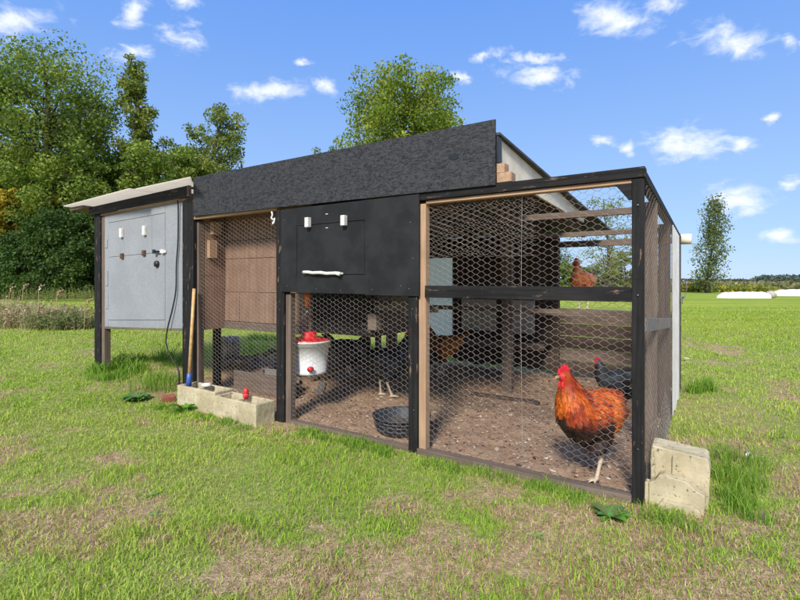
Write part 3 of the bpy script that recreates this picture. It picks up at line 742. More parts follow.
# drinker bucket hung behind the mesh
bc = Vector(at(2.695, .30, .375))
bk = thing('drinker_bucket', 'white drinker bucket with a red lid hanging behind the wire mesh', 'bucket', tuple(bc), .4); bk.scale = (1.30, 1.30, 1.04)
V, F = lathe([(0,.0),(.118,.0),(.122,.006),(.124,.028),(.121,.03),(.138,.235),(.146,.238),(.146,.262),(.150,.264),(.150,.276),(.143,.278)], 48)
link('bucket_body', mesh('bucket_body', V, F, M['bucket'], True), bk)
V, F = lathe([(.1435,.268),(.1435,.284),(.138,.290),(.128,.291),(.120,.284),(.06,.300),(.055,.304),(.052,.345),(.044,.352),(.018,.354),(0,.354)], 48)
link('lid', mesh('lid', V, F, M['red'], True), bk)
for a_ in (-98, 22, 142):
    a_ = R(a_); q = Vector((math.cos(a_)*.132, math.sin(a_)*.132, .062))
    o_ = Vector((math.cos(a_), math.sin(a_), -.15))
    link('nipple', mesh('nipple', *join([tube([q-o_*.01, q+o_*.02], .013, 10), tube([q+o_*.014, q+o_*.018], .024, 8), tube([q+o_*.018, q+o_*.05], .006, 8)]), M['red'], True), bk)
hang = Vector(at(2.60, .20, .975))-bc; hang = Vector((hang.x*math.cos(.4)+hang.y*math.sin(.4), -hang.x*math.sin(.4)+hang.y*math.cos(.4), hang.z))/1.08
for sg in (-1, 1):
    a_ = R(20); q = Vector((math.cos(a_)*.15*sg, math.sin(a_)*.15*sg, .262))
    link('bail_wire', mesh('bail_wire', *tube([q, q*.6+hang*.4+Vector((0,0,.06)), (q*.15+hang*.85), hang.copy()], .0028, 6), M['steel'], True), bk)
r = thing('orange_hook', 'orange plastic hook under the black panel holding the bucket wire', 'hook', at(2.56, .14, .985))
link('hook_body', mesh('hook_body', *tube([(0,0,.115),(0,0,.06),(.002,0,.0),(.0,.0,-.012)], [.030,.026,.015,.008], 12), M['orange'], True), r)
link('cord', mesh('cord', *tube([(0,0,.11),(.01,.05,.18),(.02,.25,.20)], .005, 6), M['orange'], True), r)

# rubber feed pan
r = thing('feed_pan', 'round black rubber feed pan on the dirt behind the mesh', 'feed pan', at(1.71, .31), 0)
V, F = lathe([(0,.0),(.175,.0),(.195,.02),(.215,.118),(.228,.122),(.230,.134),(.218,.136),(.205,.124),(.183,.03),(.17,.018),(0,.016)], 56)
link('pan_body', mesh('pan_body', V, F, M['rubber'], True), r)
for z_ in (.045, .075, .10):
    rr_ = .2+.16*(z_-.02)+.001; V, F = lathe([(rr_,z_-.006),(rr_+.006,z_),(rr_,z_+.006)], 56); link('rib', mesh('rib', V, F, M['rubber'], True), r)
V, F = lathe([(0,.045),(.12,.05),(.184,.046)], 30); link('feed', mesh('feed', [(x,y,z+.008*noise.noise(Vector((x,y,0))*20)) for x,y,z in V], F, plain('crumbled_feed', (.16,.13,.1), (.06,.05,.045), 60, .9, .1, .003), True), r)

# ring of clay pipe on the rubble, rubble itself
p = (-2.12, 5.98, .365)
r = thing('clay_ring', 'short grey clay pipe ring standing on edge on the rubble', 'pipe ring', p, R(-57))
V, F = lathe([(.108,-.095),(.134,-.10),(.142,-.07),(.132,-.05),(.134,.08),(.128,.098),(.106,.09),(.102,0),(.108,-.095)], 44)
V = [(x, z, y) for x, y, z in V]; link('ring_body', mesh('ring_body', V, [f[::-1] for f in F], M['clay'], True), r)
for k in range(5):
    a_ = R(30+72*k); link('hole', mesh('hole', *tube([(math.cos(a_)*.132,.01,math.sin(a_)*.132),(math.cos(a_)*.1415,.01,math.sin(a_)*.1415)], .012, 10), M['black_plastic']), r)
rb = thing('rubble_heap', 'heap of old timber scraps and clods inside the coop under the roosting box', 'rubble heap', at(4.0, 1.2, 0))
base = Vector(rb.location)
for k in range(95):
    t = random.uniform(3.1, 4.7); s = random.uniform(.85, 2.5); L_ = random.uniform(.06, .34) if k % 3 else random.uniform(.3, .6)
    x, y = wp(t, s); z = gz(x, y)+random.uniform(.0, .05)
    if k % 3 == 2:
        n_ = 7; pts = lathe([(0,-.5),(.38,-.38),(.5,0),(.36,.4),(0,.5)], n_); q = L_*.4
        Vb = [(a*q*(1+.4*noise.noise(Vector((a,b,c))*2+Vector((k,0,0)))), b*q, c*q*.6) for a, b, c in pts[0]]; Fb = pts[1]; m_ = M['clay'] if k % 2 else M['old_x']
    else:
        Vb, Fb = boxv(-L_/2, L_/2, -random.uniform(.02,.05), .03, -.015, .015); m_ = (M['old_x'], M['tan_x'], M['grey_rail'], M['old_x'])[k % 4]
    o = link('scrap', mesh('scrap', Vb, Fb, m_), rb, (x-base.x, y-base.y, z), (random.uniform(-.3,.3), random.uniform(-.3,.3), random.uniform(0, 6)))

# black cable down the nest box
pts = [(4.178,-.035,2.0),(4.20,-.012,1.93),(4.21,-.008,1.6),(4.235,-.010,1.35),(4.24,-.012,1.1),(4.29,-.02,.9),(4.36,-.03,.70),(4.35,-.05,.55),(4.28,-.04,.42),(4.17,-.03,.30),(4.155,-.03,.2),(4.17,-.02,.08),(4.21,-.02,.03)]
cv = []
for i in range(len(pts)-1):
    p0, p1, p2, p3 = [Vector(pts[max(0, min(len(pts)-1, j))]) for j in (i-1, i, i+1, i+2)]
    for f in (0, .25, .5, .75):
        cv.append(.5*((2*p1)+(-p0+p2)*f+(2*p0-5*p1+4*p2-p3)*f*f+(-p0+3*p1-3*p2+p3)*f**3))
cv = [Vector((*wp(q.x, q.y), q.z)) for q in cv]; o0 = cv[-1].copy()
o = link('power_cable', mesh('power_cable', *tube([q-o0 for q in cv], .0075, 8), M['black_cable'], True), None, tuple(o0))
tag(o, 'thin black cable hanging down the front of the pale grey nest box', 'cable')
# white string tied to the mesh
sp_ = [(0,0,0),(.01,0,-.03),(-.005,.0,-.055),(.02,0,-.075),(.035,0,-.06),(.03,0,-.10),(.01,0,-.11),(.02,0,-.09)]
o = link('white_twine', mesh('twine_loop', *tube(sp_, .008, 6), M['bucket'], True), None, at(2.85, .01, 1.79), (0, 0, CA)); tag(o, 'knot of white twine at the top of the mesh by the black panel', 'twine')
# pale pipe end sticking out behind the far post
r = thing('white_pipe', 'short pale pipe end sticking out past the back post of the coop', 'pipe', at(-.02, 3.36, 1.655), CA)
link('pipe_body', mesh('pipe_body', *tube([(-.05,0,0),(.098,0,-.003),(.106,0,-.003)], [.057,.057,.052], 24), M['cream'], True), r)
link('pipe_clip', mesh('pipe_clip', *tube([(-.06,0,.0),(.0,0,-.0)], .061, 16), M['black_plastic'], True), r)
# old brick by the black post
o = link('brick_piece', mesh('brick_piece', *boxv(-.06,.06,-.04,.04,0,.06), plain('red_brick', (.34,.12,.07), (.24,.09,.06), 30, .9, .1, .003)), None, at(4.13, -.16), (.1, 0, .6)); bevel(o, .006); tag(o, 'piece of red brick half hidden at the foot of the black post', 'brick')

# ------------------------------------------------------------------ broad-leaved weeds
def weed(name, lab, x, y, n, L0, L1, colr, group=None, up=.6):
    V, T, Cc = [], [], []
    for k in range(n):
        a = random.uniform(0, 6.28); L_ = random.uniform(L0, L1); e = random.uniform(.15, up); w_ = L_*random.uniform(.2, .3)
        h = random.uniform(.0, .005); r0 = random.uniform(0, .005)
        c = [q*random.uniform(.7, 1.25) for q in colr]; b = len(V); dx, dy = math.cos(a), math.sin(a)
        for f, wf in ((0, .12), (.3, .75), (.6, 1), (.85, .6), (1, .05)):
            rr_ = r0+L_*f*math.cos(e*(1-.6*f)); zz = h+L_*math.sin(e)*f*(1-.55*f)
            for sg in (-1, 0, 1):
                V.append((dx*rr_-dy*w_*wf*sg, dy*rr_+dx*w_*wf*sg, zz+abs(sg)*w_*.3*wf)); Cc.append(c)
        for i in range(4):
            for j in range(2):
                q = b+i*3+j; T += [(q, q+1, q+4), (q, q+4, q+3)]
    o = link(name, npmesh(name, np.array(V), np.array(T), M['grass'], np.array(Cc), True), None, (x, y, gz(x, y)))
    return tag(o, lab, 'weed', group)
weed('broadleaf_weed', 'low broad leaved green weed on the lawn left of the concrete blocks', *wp(4.40, -.33), 40, .07, .16, (.17,.32,.09), None, 1.0)
weed('broadleaf_weed', 'upright green weed against the face of the left concrete block', *wp(3.72, -.25), 12, .07, .16, (.14,.29,.05), None, 1.5)
weed('broadleaf_weed', 'small dark green weed in front of the coop below the rooster', 1.06, 2.42, 34, .05, .11, (.13,.29,.06), None, .9)
for k in range(20):
    y = 1.7+random.random()**1.5*3.2; x = random.uniform(-1, 1)*y*.95
    if float(pen_mask(np.array([x]), np.array([y]))[0]) > .2: continue
    weed('clover_weed', 'small pale green leafy weed growing flat in the lawn', x, y, random.randint(5, 9), .018, .05, (.26,.40,.13) if k % 2 else (.19,.34,.07), 'small weeds in the lawn', .5)

# ------------------------------------------------------------------ birds
def bird(name, lab, loc, rz, sc, pal, pose='stand', deep=0., tail=1., comb=.035, cat='chicken', hturn=0., legs=((.0,.0),(.0,.0)), neckup=1.):
    """body grown as one surface along a spine (x forward), legs and feet merged into it; pal(x,y,z,n)->colour"""
    root = thing(name, lab, cat, loc, rz); root.scale = (sc, sc, sc)
    # spine: x, z, half width, half height
    sp = [(-.245,.405,.012,.014),(-.215,.395,.045,.05),(-.155,.365,.085,.095),(-.08,.335,.112,.122),(0,.318,.122,.135),(.07,.322,.118,.132),
          (.125,.36,.104,.118),(.155,.412,.084,.096),(.172,.465,.066,.074),(.186,.515,.050,.054),(.198,.555,.038,.042),(.212,.585,.034,.036),(.235,.592,.026,.028),(.252,.588,.010,.012)]
    if deep: sp = [(-.235,.455,.012,.014),(-.205,.44,.05,.055),(-.15,.405,.09,.105),(-.08,.365,.12,.140),(0,.338,.132,.160),(.065,.352,.130,.158),(.115,.40,.116,.138),(.142,.45,.094,.112),(.160,.497,.072,.084),(.174,.537,.053,.060),(.186,.567,.040,.044),(.202,.590,.035,.037),(.225,.597,.027,.028),(.242,.593,.010,.012)]
    if neckup != 1.: sp = [(x, z if z < .36 or x < 0 else .355+(z-.355)*neckup, a, b) for x, z, a, b in sp]
    n = 20; V, F = [], []
    hv = Vector((.19, 0))
    for i, (x, z, a, b) in enumerate(sp):
        x0, z0 = sp[max(i-1,0)][:2]; x1, z1 = sp[min(i+1,len(sp)-1)][:2]; d = Vector((x1-x0, z1-z0)).normalized()
        ht = hturn*min(1, max(0, (i-8)/3.))
        for k in range(n):
            t = 2*math.pi*k/n; cy, cz = math.cos(t)*a, math.sin(t)*b
            if i < 8 and cz < 0: cz *= .93
            px, py, pz = x-d.y*cz, cy, z+d.x*cz
            if ht: qx, qy = px-.19, py; px, py = .19+qx*math.cos(ht)-qy*math.sin(ht), qx*math.sin(ht)+qy*math.cos(ht)
            V.append((px, py, pz))
    for i in range(len(sp)-1):
        for k in range(n): F.append((i*n+k, (i+1)*n+k, (i+1)*n+(k+1)%n, i*n+(k+1)%n))
    F.append(tuple(range(n))); F.append(tuple((len(sp)-1)*n+k for k in range(n))[::-1])
    bits = [(V, F)]
    for sg, (fx, fz) in zip((-1, 1), legs):
        hip = Vector((-.015, .055*sg, .27)); knee = Vector((.02+fx*.3, .055*sg, .19)); hock = Vector((-.03+fx*.55, .052*sg, .135+fz*.6)); foot = Vector((.0+fx, .052*sg, .012+fz))
        bits.append(tube([hip, knee, hock+Vector((.0,0,.02)), hock, (hock+foot)/2, foot], [.066,.052,.021,.0135,.0105,.0125], 10))
        for an, tl in ((0,.065),(.55,.052),(-.55,.052),(math.pi,.03)):
            e = foot+Vector((math.cos(an)*tl, math.sin(an)*tl, -.006)); m_ = foot+Vector((math.cos(an)*tl*.5, math.sin(an)*tl*.5, .004))
            bits.append(tube([foot, m_, e], [.0105,.0085,.004], 6))
    V, F = join(bits); me0 = mesh('tmp', V, F, None); tmp = bpy.data.objects.new('tmp', me0); C.objects.link(tmp)
    rm = tmp.modifiers.new('r', 'REMESH'); rm.mode = 'VOXEL'; rm.voxel_size = .0055; rm.use_smooth_shade = True
    sm = tmp.modifiers.new('s', 'SMOOTH'); sm.iterations = 3; sm.factor = .5
    dg = bpy.context.evaluated_depsgraph_get(); ev = tmp.evaluated_get(dg); me = bpy.data.meshes.new_from_object(ev)
    bpy.data.objects.remove(tmp)
    co = np.zeros(len(me.vertices)*3); me.vertices.foreach_get('co', co); co = co.reshape(-1, 3)
    nr = np.array([v.normal[:] for v in me.vertices])
    q_ = sp[11][0]+.022-.19; fcx, fcy, fcz = .19+q_*math.cos(hturn), q_*math.sin(hturn), sp[11][1]
    def skin(c):
        x, y, z = c; shank = z < .165 and True
        if z < .15: return (.60,.47,.32)
        if (x-fcx)**2+(y-fcy)**2+(z-fcz)**2 < .029**2: return (.55,.03,.03)
        return pal(x, y, z)
    me.materials.clear(); me.materials.append(M['feather'])
    for nm_ in [a.name for a in me.color_attributes]: me.color_attributes.remove(me.color_attributes[nm_])
    ca_ = me.color_attributes.new('Col', 'FLOAT_COLOR', 'POINT'); cc = np.ones((len(co), 4)); cc[:, :3] = [skin(c) for c in co]; ca_.data.foreach_set('color', cc.ravel())
    body = link('body', me, root)
    # plumage: small overlapping feathers lying back along the body
    rr = random.Random(name+lab); FV, FT, FC = [], [], []
    cand = [i for i in range(len(co)) if co[i,2] > .185 and not (co[i,0] > .195 and co[i,2] > .35+.2*neckup) ]
    for i in rr.sample(cand, min(2600 if deep else 1500, len(cand))):
        p_, n_ = Vector(co[i]), Vector(nr[i]); z = p_.z
        flow = Vector((-.25, 0, -1)) if (p_.x > .10 and z > .36) else Vector((-1, 0, -.22 if p_.x < .02 else -.5))
        if z < .26: flow = Vector((-.5, 0, -.8))
        f_ = (flow-n_*flow.dot(n_)); 
        if f_.length < .1: continue
        f_.normalize(); sd_ = n_.cross(f_); L_ = rr.uniform(.022, .036)*(1.0 if z < .42 else .85)
        if p_.x > .10 and z > .36: L_ *= 1.25
        w_ = L_*(.30 if not (p_.x > .1 and z > .36) else .17)
        c = pal(*(p_-f_*0)); k_ = rr.uniform(.45, 1.45); c = tuple(min(1, q*k_) for q in c)
        b = len(FV); lift = n_*(.0012+rr.random()*.0015)
        FV += [p_+lift*.2-sd_*w_*.4, p_+lift*.2+sd_*w_*.4, p_+f_*L_*.6+lift*1.6+sd_*w_, p_+f_*L_*.6+lift*1.6-sd_*w_, p_+f_*L_+lift*2.6]
        FC += [c]*5; FT += [(b,b+1,b+2),(b,b+2,b+3),(b+3,b+2,b+4)]
    tag(link('plumage', npmesh('plumage', np.array([v[:] for v in FV]), np.array(FT), M['feather'], np.array(FC)), root), kind='stuff')
    # wings
    for sg in (-1, 1):
        V, F, Cc = [], [], []; m_, k_ = 10, 6
        for i in range(m_+1):
            f = i/m_; x = .075-.265*f; hh = .078*math.sin(math.pi*min(1, (f*.82+.16)))**.7+.004
            for j in range(k_+1):
                g = j/k_; zz = .372-.02*f+hh*.25-hh*1.3*g+.035*f; yy = sg*(.104*math.sqrt(max(.05, 1-((x+.01)/.27)**2))+.022*math.sin(math.pi*g)+.006)
                V.append((x, yy, zz)); c = pal(x, yy*1.02, zz); q = .75+.5*((i*7+j*3) % 5)/5; Cc.append(tuple(min(1, a*q) for a in c))
        for i in range(m_):
            for j in range(k_):
                a = i*(k_+1)+j; F.append((a, a+1, a+k_+2, a+k_+1))
        link('wing', mesh('wing', V, F, M['feather'], True, np.array(Cc)), root)
    # tail feathers
    nt = 9
    for k in range(nt):
        f = (k/(nt-1)-.5)*2; L_ = (.15+.04*rr.random())*tail; up = .95 if tail >= 1.2 else .8
        pts = []; p_ = Vector((-.20, f*.022, .40)); dr_ = Vector((-math.cos(up), f*.28, math.sin(up)))
        V, F = [], []
        for i in range(7):
            g = i/6; w_ = .022*math.sin(math.pi*(.15+.8*g)); q = p_+dr_*L_*g+Vector((0,0,-.10*tail*g*g*(1 if tail >= 1.2 else .3)))
            sd_ = Vector((-.3*f, .25, .9)).normalized().cross(dr_).normalized(); sd_ = dr_.cross(Vector((0,1,0))).normalized()
            V += [tuple(q-sd_*w_), tuple(q+Vector((0,.004*(1 if f > 0 else -1),0))), tuple(q+sd_*w_)]
        for i in range(6):
            for j in (0, 1): a = i*3+j; F.append((a, a+1, a+4, a+3))
        link('tail_feather', mesh('tail_feather', V, F, M['feather'], True, np.array([pal(-.27, 0, .46)]*len(V))), root)
    hd = Vector((sp[11][0], 0, sp[11][1]))
    def head(v):
        v = Vector(v)
        q = v-Vector((.19,0,0)); return (.19+q.x*math.cos(hturn)-q.y*math.sin(hturn), q.x*math.sin(hturn)+q.y*math.cos(hturn), v.z)
    # comb: serrated blade
    top = hd.z+.030; cs = comb; out = [(.172,top-.022),(.168,top+cs*.45),(.178,top+cs*.35),(.184,top+cs),(.194,top+cs*.5),(.203,top+cs*1.15),(.213,top+cs*.5),(.222,top+cs),(.232,top+cs*.4),(.242,top+cs*.6),(.250,top-.008),(.235,top-.016),(.21,top-.018)]
    nn_ = len(out); V = [head((x, -.005, z)) for x, z in out]+[head((x, .005, z)) for x, z in out]
    F = [tuple(range(nn_)), tuple(range(nn_, 2*nn_))[::-1]]+[((i+1)%nn_, i, i+nn_, (i+1)%nn_+nn_) for i in range(nn_)]
    link('comb', mesh('comb', V, F, M['comb']), root)
    for sg in (-1, 1):
        V, F = lathe([(0,-.5),(.35,-.4),(.5,-.05),(.34,.35),(0,.5)], 10)
        V = [head((.226+x*.022, sg*.013+y*.012, hd.z-.028-cs*.35+z*(.024+cs*.6))) for x, y, z in V]; link('wattle', mesh('wattle', V, F, M['comb'], True), root)
        V, F = lathe([(0,-.5),(.36,-.36),(.5,0),(.36,.36),(0,.5)], 10)
        V = [head((.222+x*.011, sg*.0265+y*.006, hd.z+.006+z*.011)) for x, y, z in V]; link('eye', mesh('eye', V, F, M['eye'], True), root)
    V, F = tube([(.243,0,hd.z+.004),(.262,0,hd.z+.003),(.280,0,hd.z-.008)], [.012,.009,.0015], 8); link('beak', mesh('beak', [head(v) for v in V], F, M['beak'], True), root)
    return root
M['comb'] = plain('red_comb_skin', (.72,.03,.045), (.50,.015,.025), 60, .55, .35, .001)
M['eye'] = plain('amber_eye', (.25,.08,.01), (.05,.02,.005), 90, .15, .6)
M['beak'] = plain('horn_beak', (.38,.25,.12), (.22,.14,.07), 40, .45, .4)
def nz(x, y, z, f=14): return noise.noise(Vector((x, y, z))*f)
def mixc(a, b, f): f = max(0, min(1, f)); return tuple(p+(q-p)*f for p, q in zip(a, b))
def pal_rooster(x, y, z):
    if z > .38 and x > .08: return mixc((.50,.105,.010), (.27,.032,.005), .5+1.4*nz(x,y,z))       # hackle
    if x < -.26: return (.012,.014,.012)
    if x < -.02 and z > .345: return mixc((.55,.13,.012), (.32,.045,.006), .5+1.5*nz(x,y,z))      # saddle
    if z > .385: return mixc((.30,.035,.006), (.48,.09,.010), .5+1.5*nz(x,y,z,9))
    if x < -.02 and z > .24: return mixc((.46,.11,.014), (.05,.02,.01), .45+2.6*nz(x,y,z,10))
    f = (z-.335)/.07+1.2*nz(x,y,z,10)
    return mixc((.028,.014,.011), (.30,.045,.01), f)
def pal_black(x, y, z): return mixc((.020,.020,.022), (.065,.075,.08), .5+1.3*nz(x,y,z,10))
def pal_blackred(x, y, z):
    if z > .47 and x > .12: return mixc((.30,.10,.04), (.12,.04,.02), .5+nz(x,y,z))
    return pal_black(x, y, z)
def pal_red(x, y, z):
    if x < -.26: return (.08,.03,.015)
    return mixc((.42,.13,.035), (.26,.065,.018), .5+1.3*nz(x,y,z,9)+(.28-z)*2)
def pal_gold(x, y, z):
    if x > .11 and z > .40: return mixc((.40,.09,.02), (.12,.03,.015), .5+1.5*nz(x,y,z))
    if x < -.05: return mixc((.58,.22,.035), (.36,.11,.02), .5+1.5*nz(x,y,z))
    return mixc((.10,.04,.02), (.40,.12,.025), .3+1.6*nz(x,y,z,8))
hx, hy = 1.19, 2.93
bird('rooster', 'large orange and black rooster with red comb standing behind the mesh by the corner post', (1.146, 2.87, gz(1.146, 2.87)+.008), R(205), 1.05, pal_rooster, deep=1., tail=1.35, comb=.036, legs=((-.14,.035),(.02,.0)), cat='rooster')
bird('hen', 'rusty brown hen perched on the back planks in the opening', at(.985, 3.19, .848), R(-90-42), .98, pal_red, tail=.7, comb=.034, hturn=-.25, neckup=.88, cat='hen')
bird('hen', 'black hen with a red face half hidden behind the large rooster', at(.42, 1.95), R(178), .80, pal_black, tail=1., comb=.016, cat='hen', neckup=.8)
bird('hen', 'black hen facing right behind the bucket with its tail raised', at(3.12, 1.42), R(-10), .95, pal_blackred, tail=1.15, comb=.015, cat='hen', neckup=.78)
bird('hen', 'black hen walking beside the inner post with its red face turned right', at(2.42, 1.13), R(12), 1.08, pal_black, tail=.9, comb=.02, cat='hen', legs=((.04,0),(-.05,0)), neckup=.85)
bird('hen', 'golden orange hen with an upright red comb beside the white sheet', at(2.47, 2.37), R(150), 1.08, pal_gold, tail=.8, comb=.045, cat='hen')
bird('hen', 'reddish black hen partly hidden by the front post', at(2.62, 2.3), R(200), .95, pal_blackred, tail=.9, comb=.02, cat='hen')

# ------------------------------------------------------------------ trees
def tree(name, lab, x, y, H, W_, nleaf, leaf, pal, seed, base=.18, shape='round', group=None, nl=26, lean=0., trunk=None, cat='tree', gap=1., sig=1., core=.35):
    rr = random.Random(seed); ng = np.random.default_rng(seed); z0 = gz(x, y)-.1
    root = thing(name, lab, cat, (x, y, z0), 0, group); nleaf = int(nleaf*2.0); leaf *= .64; sig *= 1.3 if shape in ('fan', 'tall') and sig == 1 else 1.
    tr = trunk or H*.022; TV = []
    def prof(f):      # crown radius at height fraction f (0 base of crown, 1 top)
        if shape == 'round': return math.sqrt(max(0, 1-(abs(f-.42)/.62)**2.2))
        if shape == 'dome': return math.sqrt(max(0, 1-(abs(f-.46)/.63)**2.7))
        if shape == 'tall': return max(.12, min(1, (1-f)*1.7)**.8*(.55+.45*min(1, f*3.2+.3)))*(.74+.26*math.sin(f*23+seed))
        if shape == 'bush': return math.sqrt(max(0, 1-(max(0, f-.15)/.86)**2))
        if shape == 'fan': return .35+.65*math.sin(min(1, f*1.15)*math.pi*.62)**1.2 if f < .86 else max(.1, (1-f)/.14*.8)
    def axis(f): return Vector((lean*H*f*f+.03*H*math.sin(f*5+seed), .02*H*math.sin(f*4+seed*2), H*f))
    TV.append(tube([axis(k/10.) for k in range(11)], [tr*(1.5 if k == 0 else 1)*(1-k/10.)**.8+tr*.06 for k in range(11)], 8))
    cl = []
    for k in range(nl):
        f = base+(1-base)*((k+.5)/nl)**.85*.97; a = k*2.4+rr.uniform(-.5, .5); g_ = (f-base)/(1-base)
        rad = W_*prof(g_)*rr.uniform(.72, 1.12); st = axis(max(.05, f-.10-rr.random()*.08)); rise = rr.uniform(.05, .14)*H*(1 if shape != 'tall' else .6)
        e = axis(f)+Vector((math.cos(a)*rad, math.sin(a)*rad, 0)); e.z = min(H*1.0, H*f+rise*.3); mdl = st.lerp(e, .5)+Vector((0, 0, -rise*.25+rr.uniform(-.02, .02)*H))
        w0 = tr*.42*(1-f*.6)
        TV.append(tube([st, mdl, e], [w0, w0*.6, w0*.12], 5))
        m_ = 5 if shape != 'tall' else 4
        for q in range(m_):
            g = .35+.65*(q+rr.random())/m_; c = st.lerp(mdl, g*2) if g < .5 else mdl.lerp(e, g*2-1)
            off = Vector((rr.gauss(0, 1), rr.gauss(0, 1), rr.gauss(0, .7)))*W_*.14
            TV.append(tube([c, c+off], [w0*.22, w0*.06], 4, False)); cl.append((c+off, W_*rr.uniform(.09, .19)*sig, g))
    V, F = join(TV); link('trunk', mesh('trunk', V, F, M['bark'], True), root)
    wts = np.array([c[1]**1.6*(core+c[2]) for c in cl]); wts /= wts.sum()
    ci = ng.choice(len(cl), nleaf, p=wts); cen = np.array([cl[i][0][:] for i in ci]); sg = np.array([cl[i][1] for i in ci])
    dv = ng.normal(0, 1, (nleaf, 3)); dv *= (np.minimum(np.linalg.norm(dv, axis=1), 2.0)/np.maximum(np.linalg.norm(dv, axis=1), 1e-6))[:, None]
    P = cen+dv*sg[:, None]*np.array([1, 1, .72])*.8; P[:, 2] = np.maximum(P[:, 2], .05)
    nrm = ng.normal(0, 1, (nleaf, 3))+np.array([0, 0, .6]); nrm /= np.linalg.norm(nrm, axis=1, keepdims=True)
    u = np.cross(nrm, ng.normal(0, 1, (nleaf, 3))); u /= np.linalg.norm(u, axis=1, keepdims=True); v = np.cross(nrm, u)
    s_ = (leaf*ng.uniform(.6, 1.35, nleaf))[:, None]
    Q = np.stack([P-u*s_*.55, P+v*s_*.32, P+u*s_*.6, P-v*s_*.32], 1)
    b = np.arange(nleaf)*4; T = np.concatenate([np.stack([b,b+1,b+2],1), np.stack([b,b+2,b+3],1)])
    pc = np.array(pal); cc_ = ng.random(len(cl)); mixv = np.clip(cc_[ci]*.7+ng.random(nleaf)*.5, 0, .999)*(len(pc)-1)
    i0 = mixv.astype(int); fr_ = (mixv-i0)[:, None]; colr = (pc[i0]*(1-fr_)+pc[np.minimum(i0+1, len(pc)-1)]*fr_)*ng.uniform(.75, 1.25, (nleaf, 1))
    link('crown', npmesh('crown', Q.reshape(-1, 3), T, M['leaf'], np.repeat(colr, 4, axis=0)), root)
    return root
def px(u, Y): return (u-400)/480*Y
def top(v, Y): return 1.2+(280-v)/480*Y
PG = [(.075,.13,.022),(.125,.19,.03),(.19,.26,.04),(.28,.32,.05)]
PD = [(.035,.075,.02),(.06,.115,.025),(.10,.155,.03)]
PY = [(.16,.18,.03),(.26,.25,.03),(.38,.30,.03),(.50,.36,.03)]
PO = [(.08,.13,.024),(.14,.19,.035),(.21,.25,.05),(.27,.29,.06)]
fg = 'trees along the wood on the left'
# label, u, top v, half width px, depth, leaves, palette, shape, base, seed
for (lab, u, v, hw, Y, nl_, pal, shp, base, seed, nlimb) in [
  ('tallest broad deciduous tree of the wood with an open airy top', 42, 47, 62, 34, 13000, PG, 'fan', .30, 11, 34),
  ('slender upright tree rising above the wood to the right of the tallest tree', 137, 54, 25, 35, 5200, PO, 'tall', .42, 12, 26),
  ('mid height leafy tree between the tallest tree and the slender tree', 98, 92, 34, 36, 8500, PG, 'fan', .25, 13, 26),
  ('tree with a rounded leaning top at the right end of the wood', 214, 106, 30, 37, 7500, PO, 'fan', .25, 14, 26),
  ('tree at the left edge with branches reaching into the sky', -14, 70, 48, 33, 12000, PG, 'fan', .2, 15, 30),
  ('lower green tree behind the pale grey nest box', 160, 140, 42, 33, 9000, PG, 'round', .12, 16, 28),
  ('dark green tree standing low in the middle of the wood', 62, 150, 50, 32, 10000, PG, 'round', .1, 17, 28),
  ('small light green tree in front of the right end of the wood', 205, 158, 36, 34, 7000, PO, 'round', .1, 18, 24),
  ('thin topped tree just above the black fascia at its left end', 250, 168, 28, 40, 4500, PO, 'round', .2, 19, 22),
]:
    H = top(v, Y); tree('deciduous_tree', lab, px(u, Y), Y, H, hw/480*Y, nl_, .30, pal, seed, base, shp, fg, nlimb, lean=.05 if seed == 14 else 0.)
# tall background of the wood to close the gaps low down
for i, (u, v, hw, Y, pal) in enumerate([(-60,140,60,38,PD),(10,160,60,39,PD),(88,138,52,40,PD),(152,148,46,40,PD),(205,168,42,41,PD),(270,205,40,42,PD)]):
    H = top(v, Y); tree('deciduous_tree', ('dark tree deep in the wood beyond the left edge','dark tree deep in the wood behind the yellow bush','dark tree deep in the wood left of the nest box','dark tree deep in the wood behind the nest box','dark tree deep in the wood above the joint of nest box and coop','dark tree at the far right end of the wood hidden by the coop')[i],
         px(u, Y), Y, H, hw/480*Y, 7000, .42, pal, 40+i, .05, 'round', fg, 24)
# bushes at the edge of the wood
bg_ = 'bushes along the edge of the wood'
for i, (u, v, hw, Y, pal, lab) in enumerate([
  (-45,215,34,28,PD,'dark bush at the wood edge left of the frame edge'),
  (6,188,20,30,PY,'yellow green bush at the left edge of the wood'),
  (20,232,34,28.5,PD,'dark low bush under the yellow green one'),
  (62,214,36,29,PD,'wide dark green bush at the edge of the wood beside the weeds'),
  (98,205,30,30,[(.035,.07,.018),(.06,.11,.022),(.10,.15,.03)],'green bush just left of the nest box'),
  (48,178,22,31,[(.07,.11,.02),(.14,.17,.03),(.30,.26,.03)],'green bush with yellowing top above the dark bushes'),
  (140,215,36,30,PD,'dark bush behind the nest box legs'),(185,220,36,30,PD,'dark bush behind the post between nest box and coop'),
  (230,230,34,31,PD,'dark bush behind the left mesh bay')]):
    H = top(v, Y); tree('bush', lab, px(u, Y), Y, H, hw/480*Y, 6500, .24, pal, 60+i, .02, 'bush', bg_, 22, cat='bush', sig=1.3, core=.6)
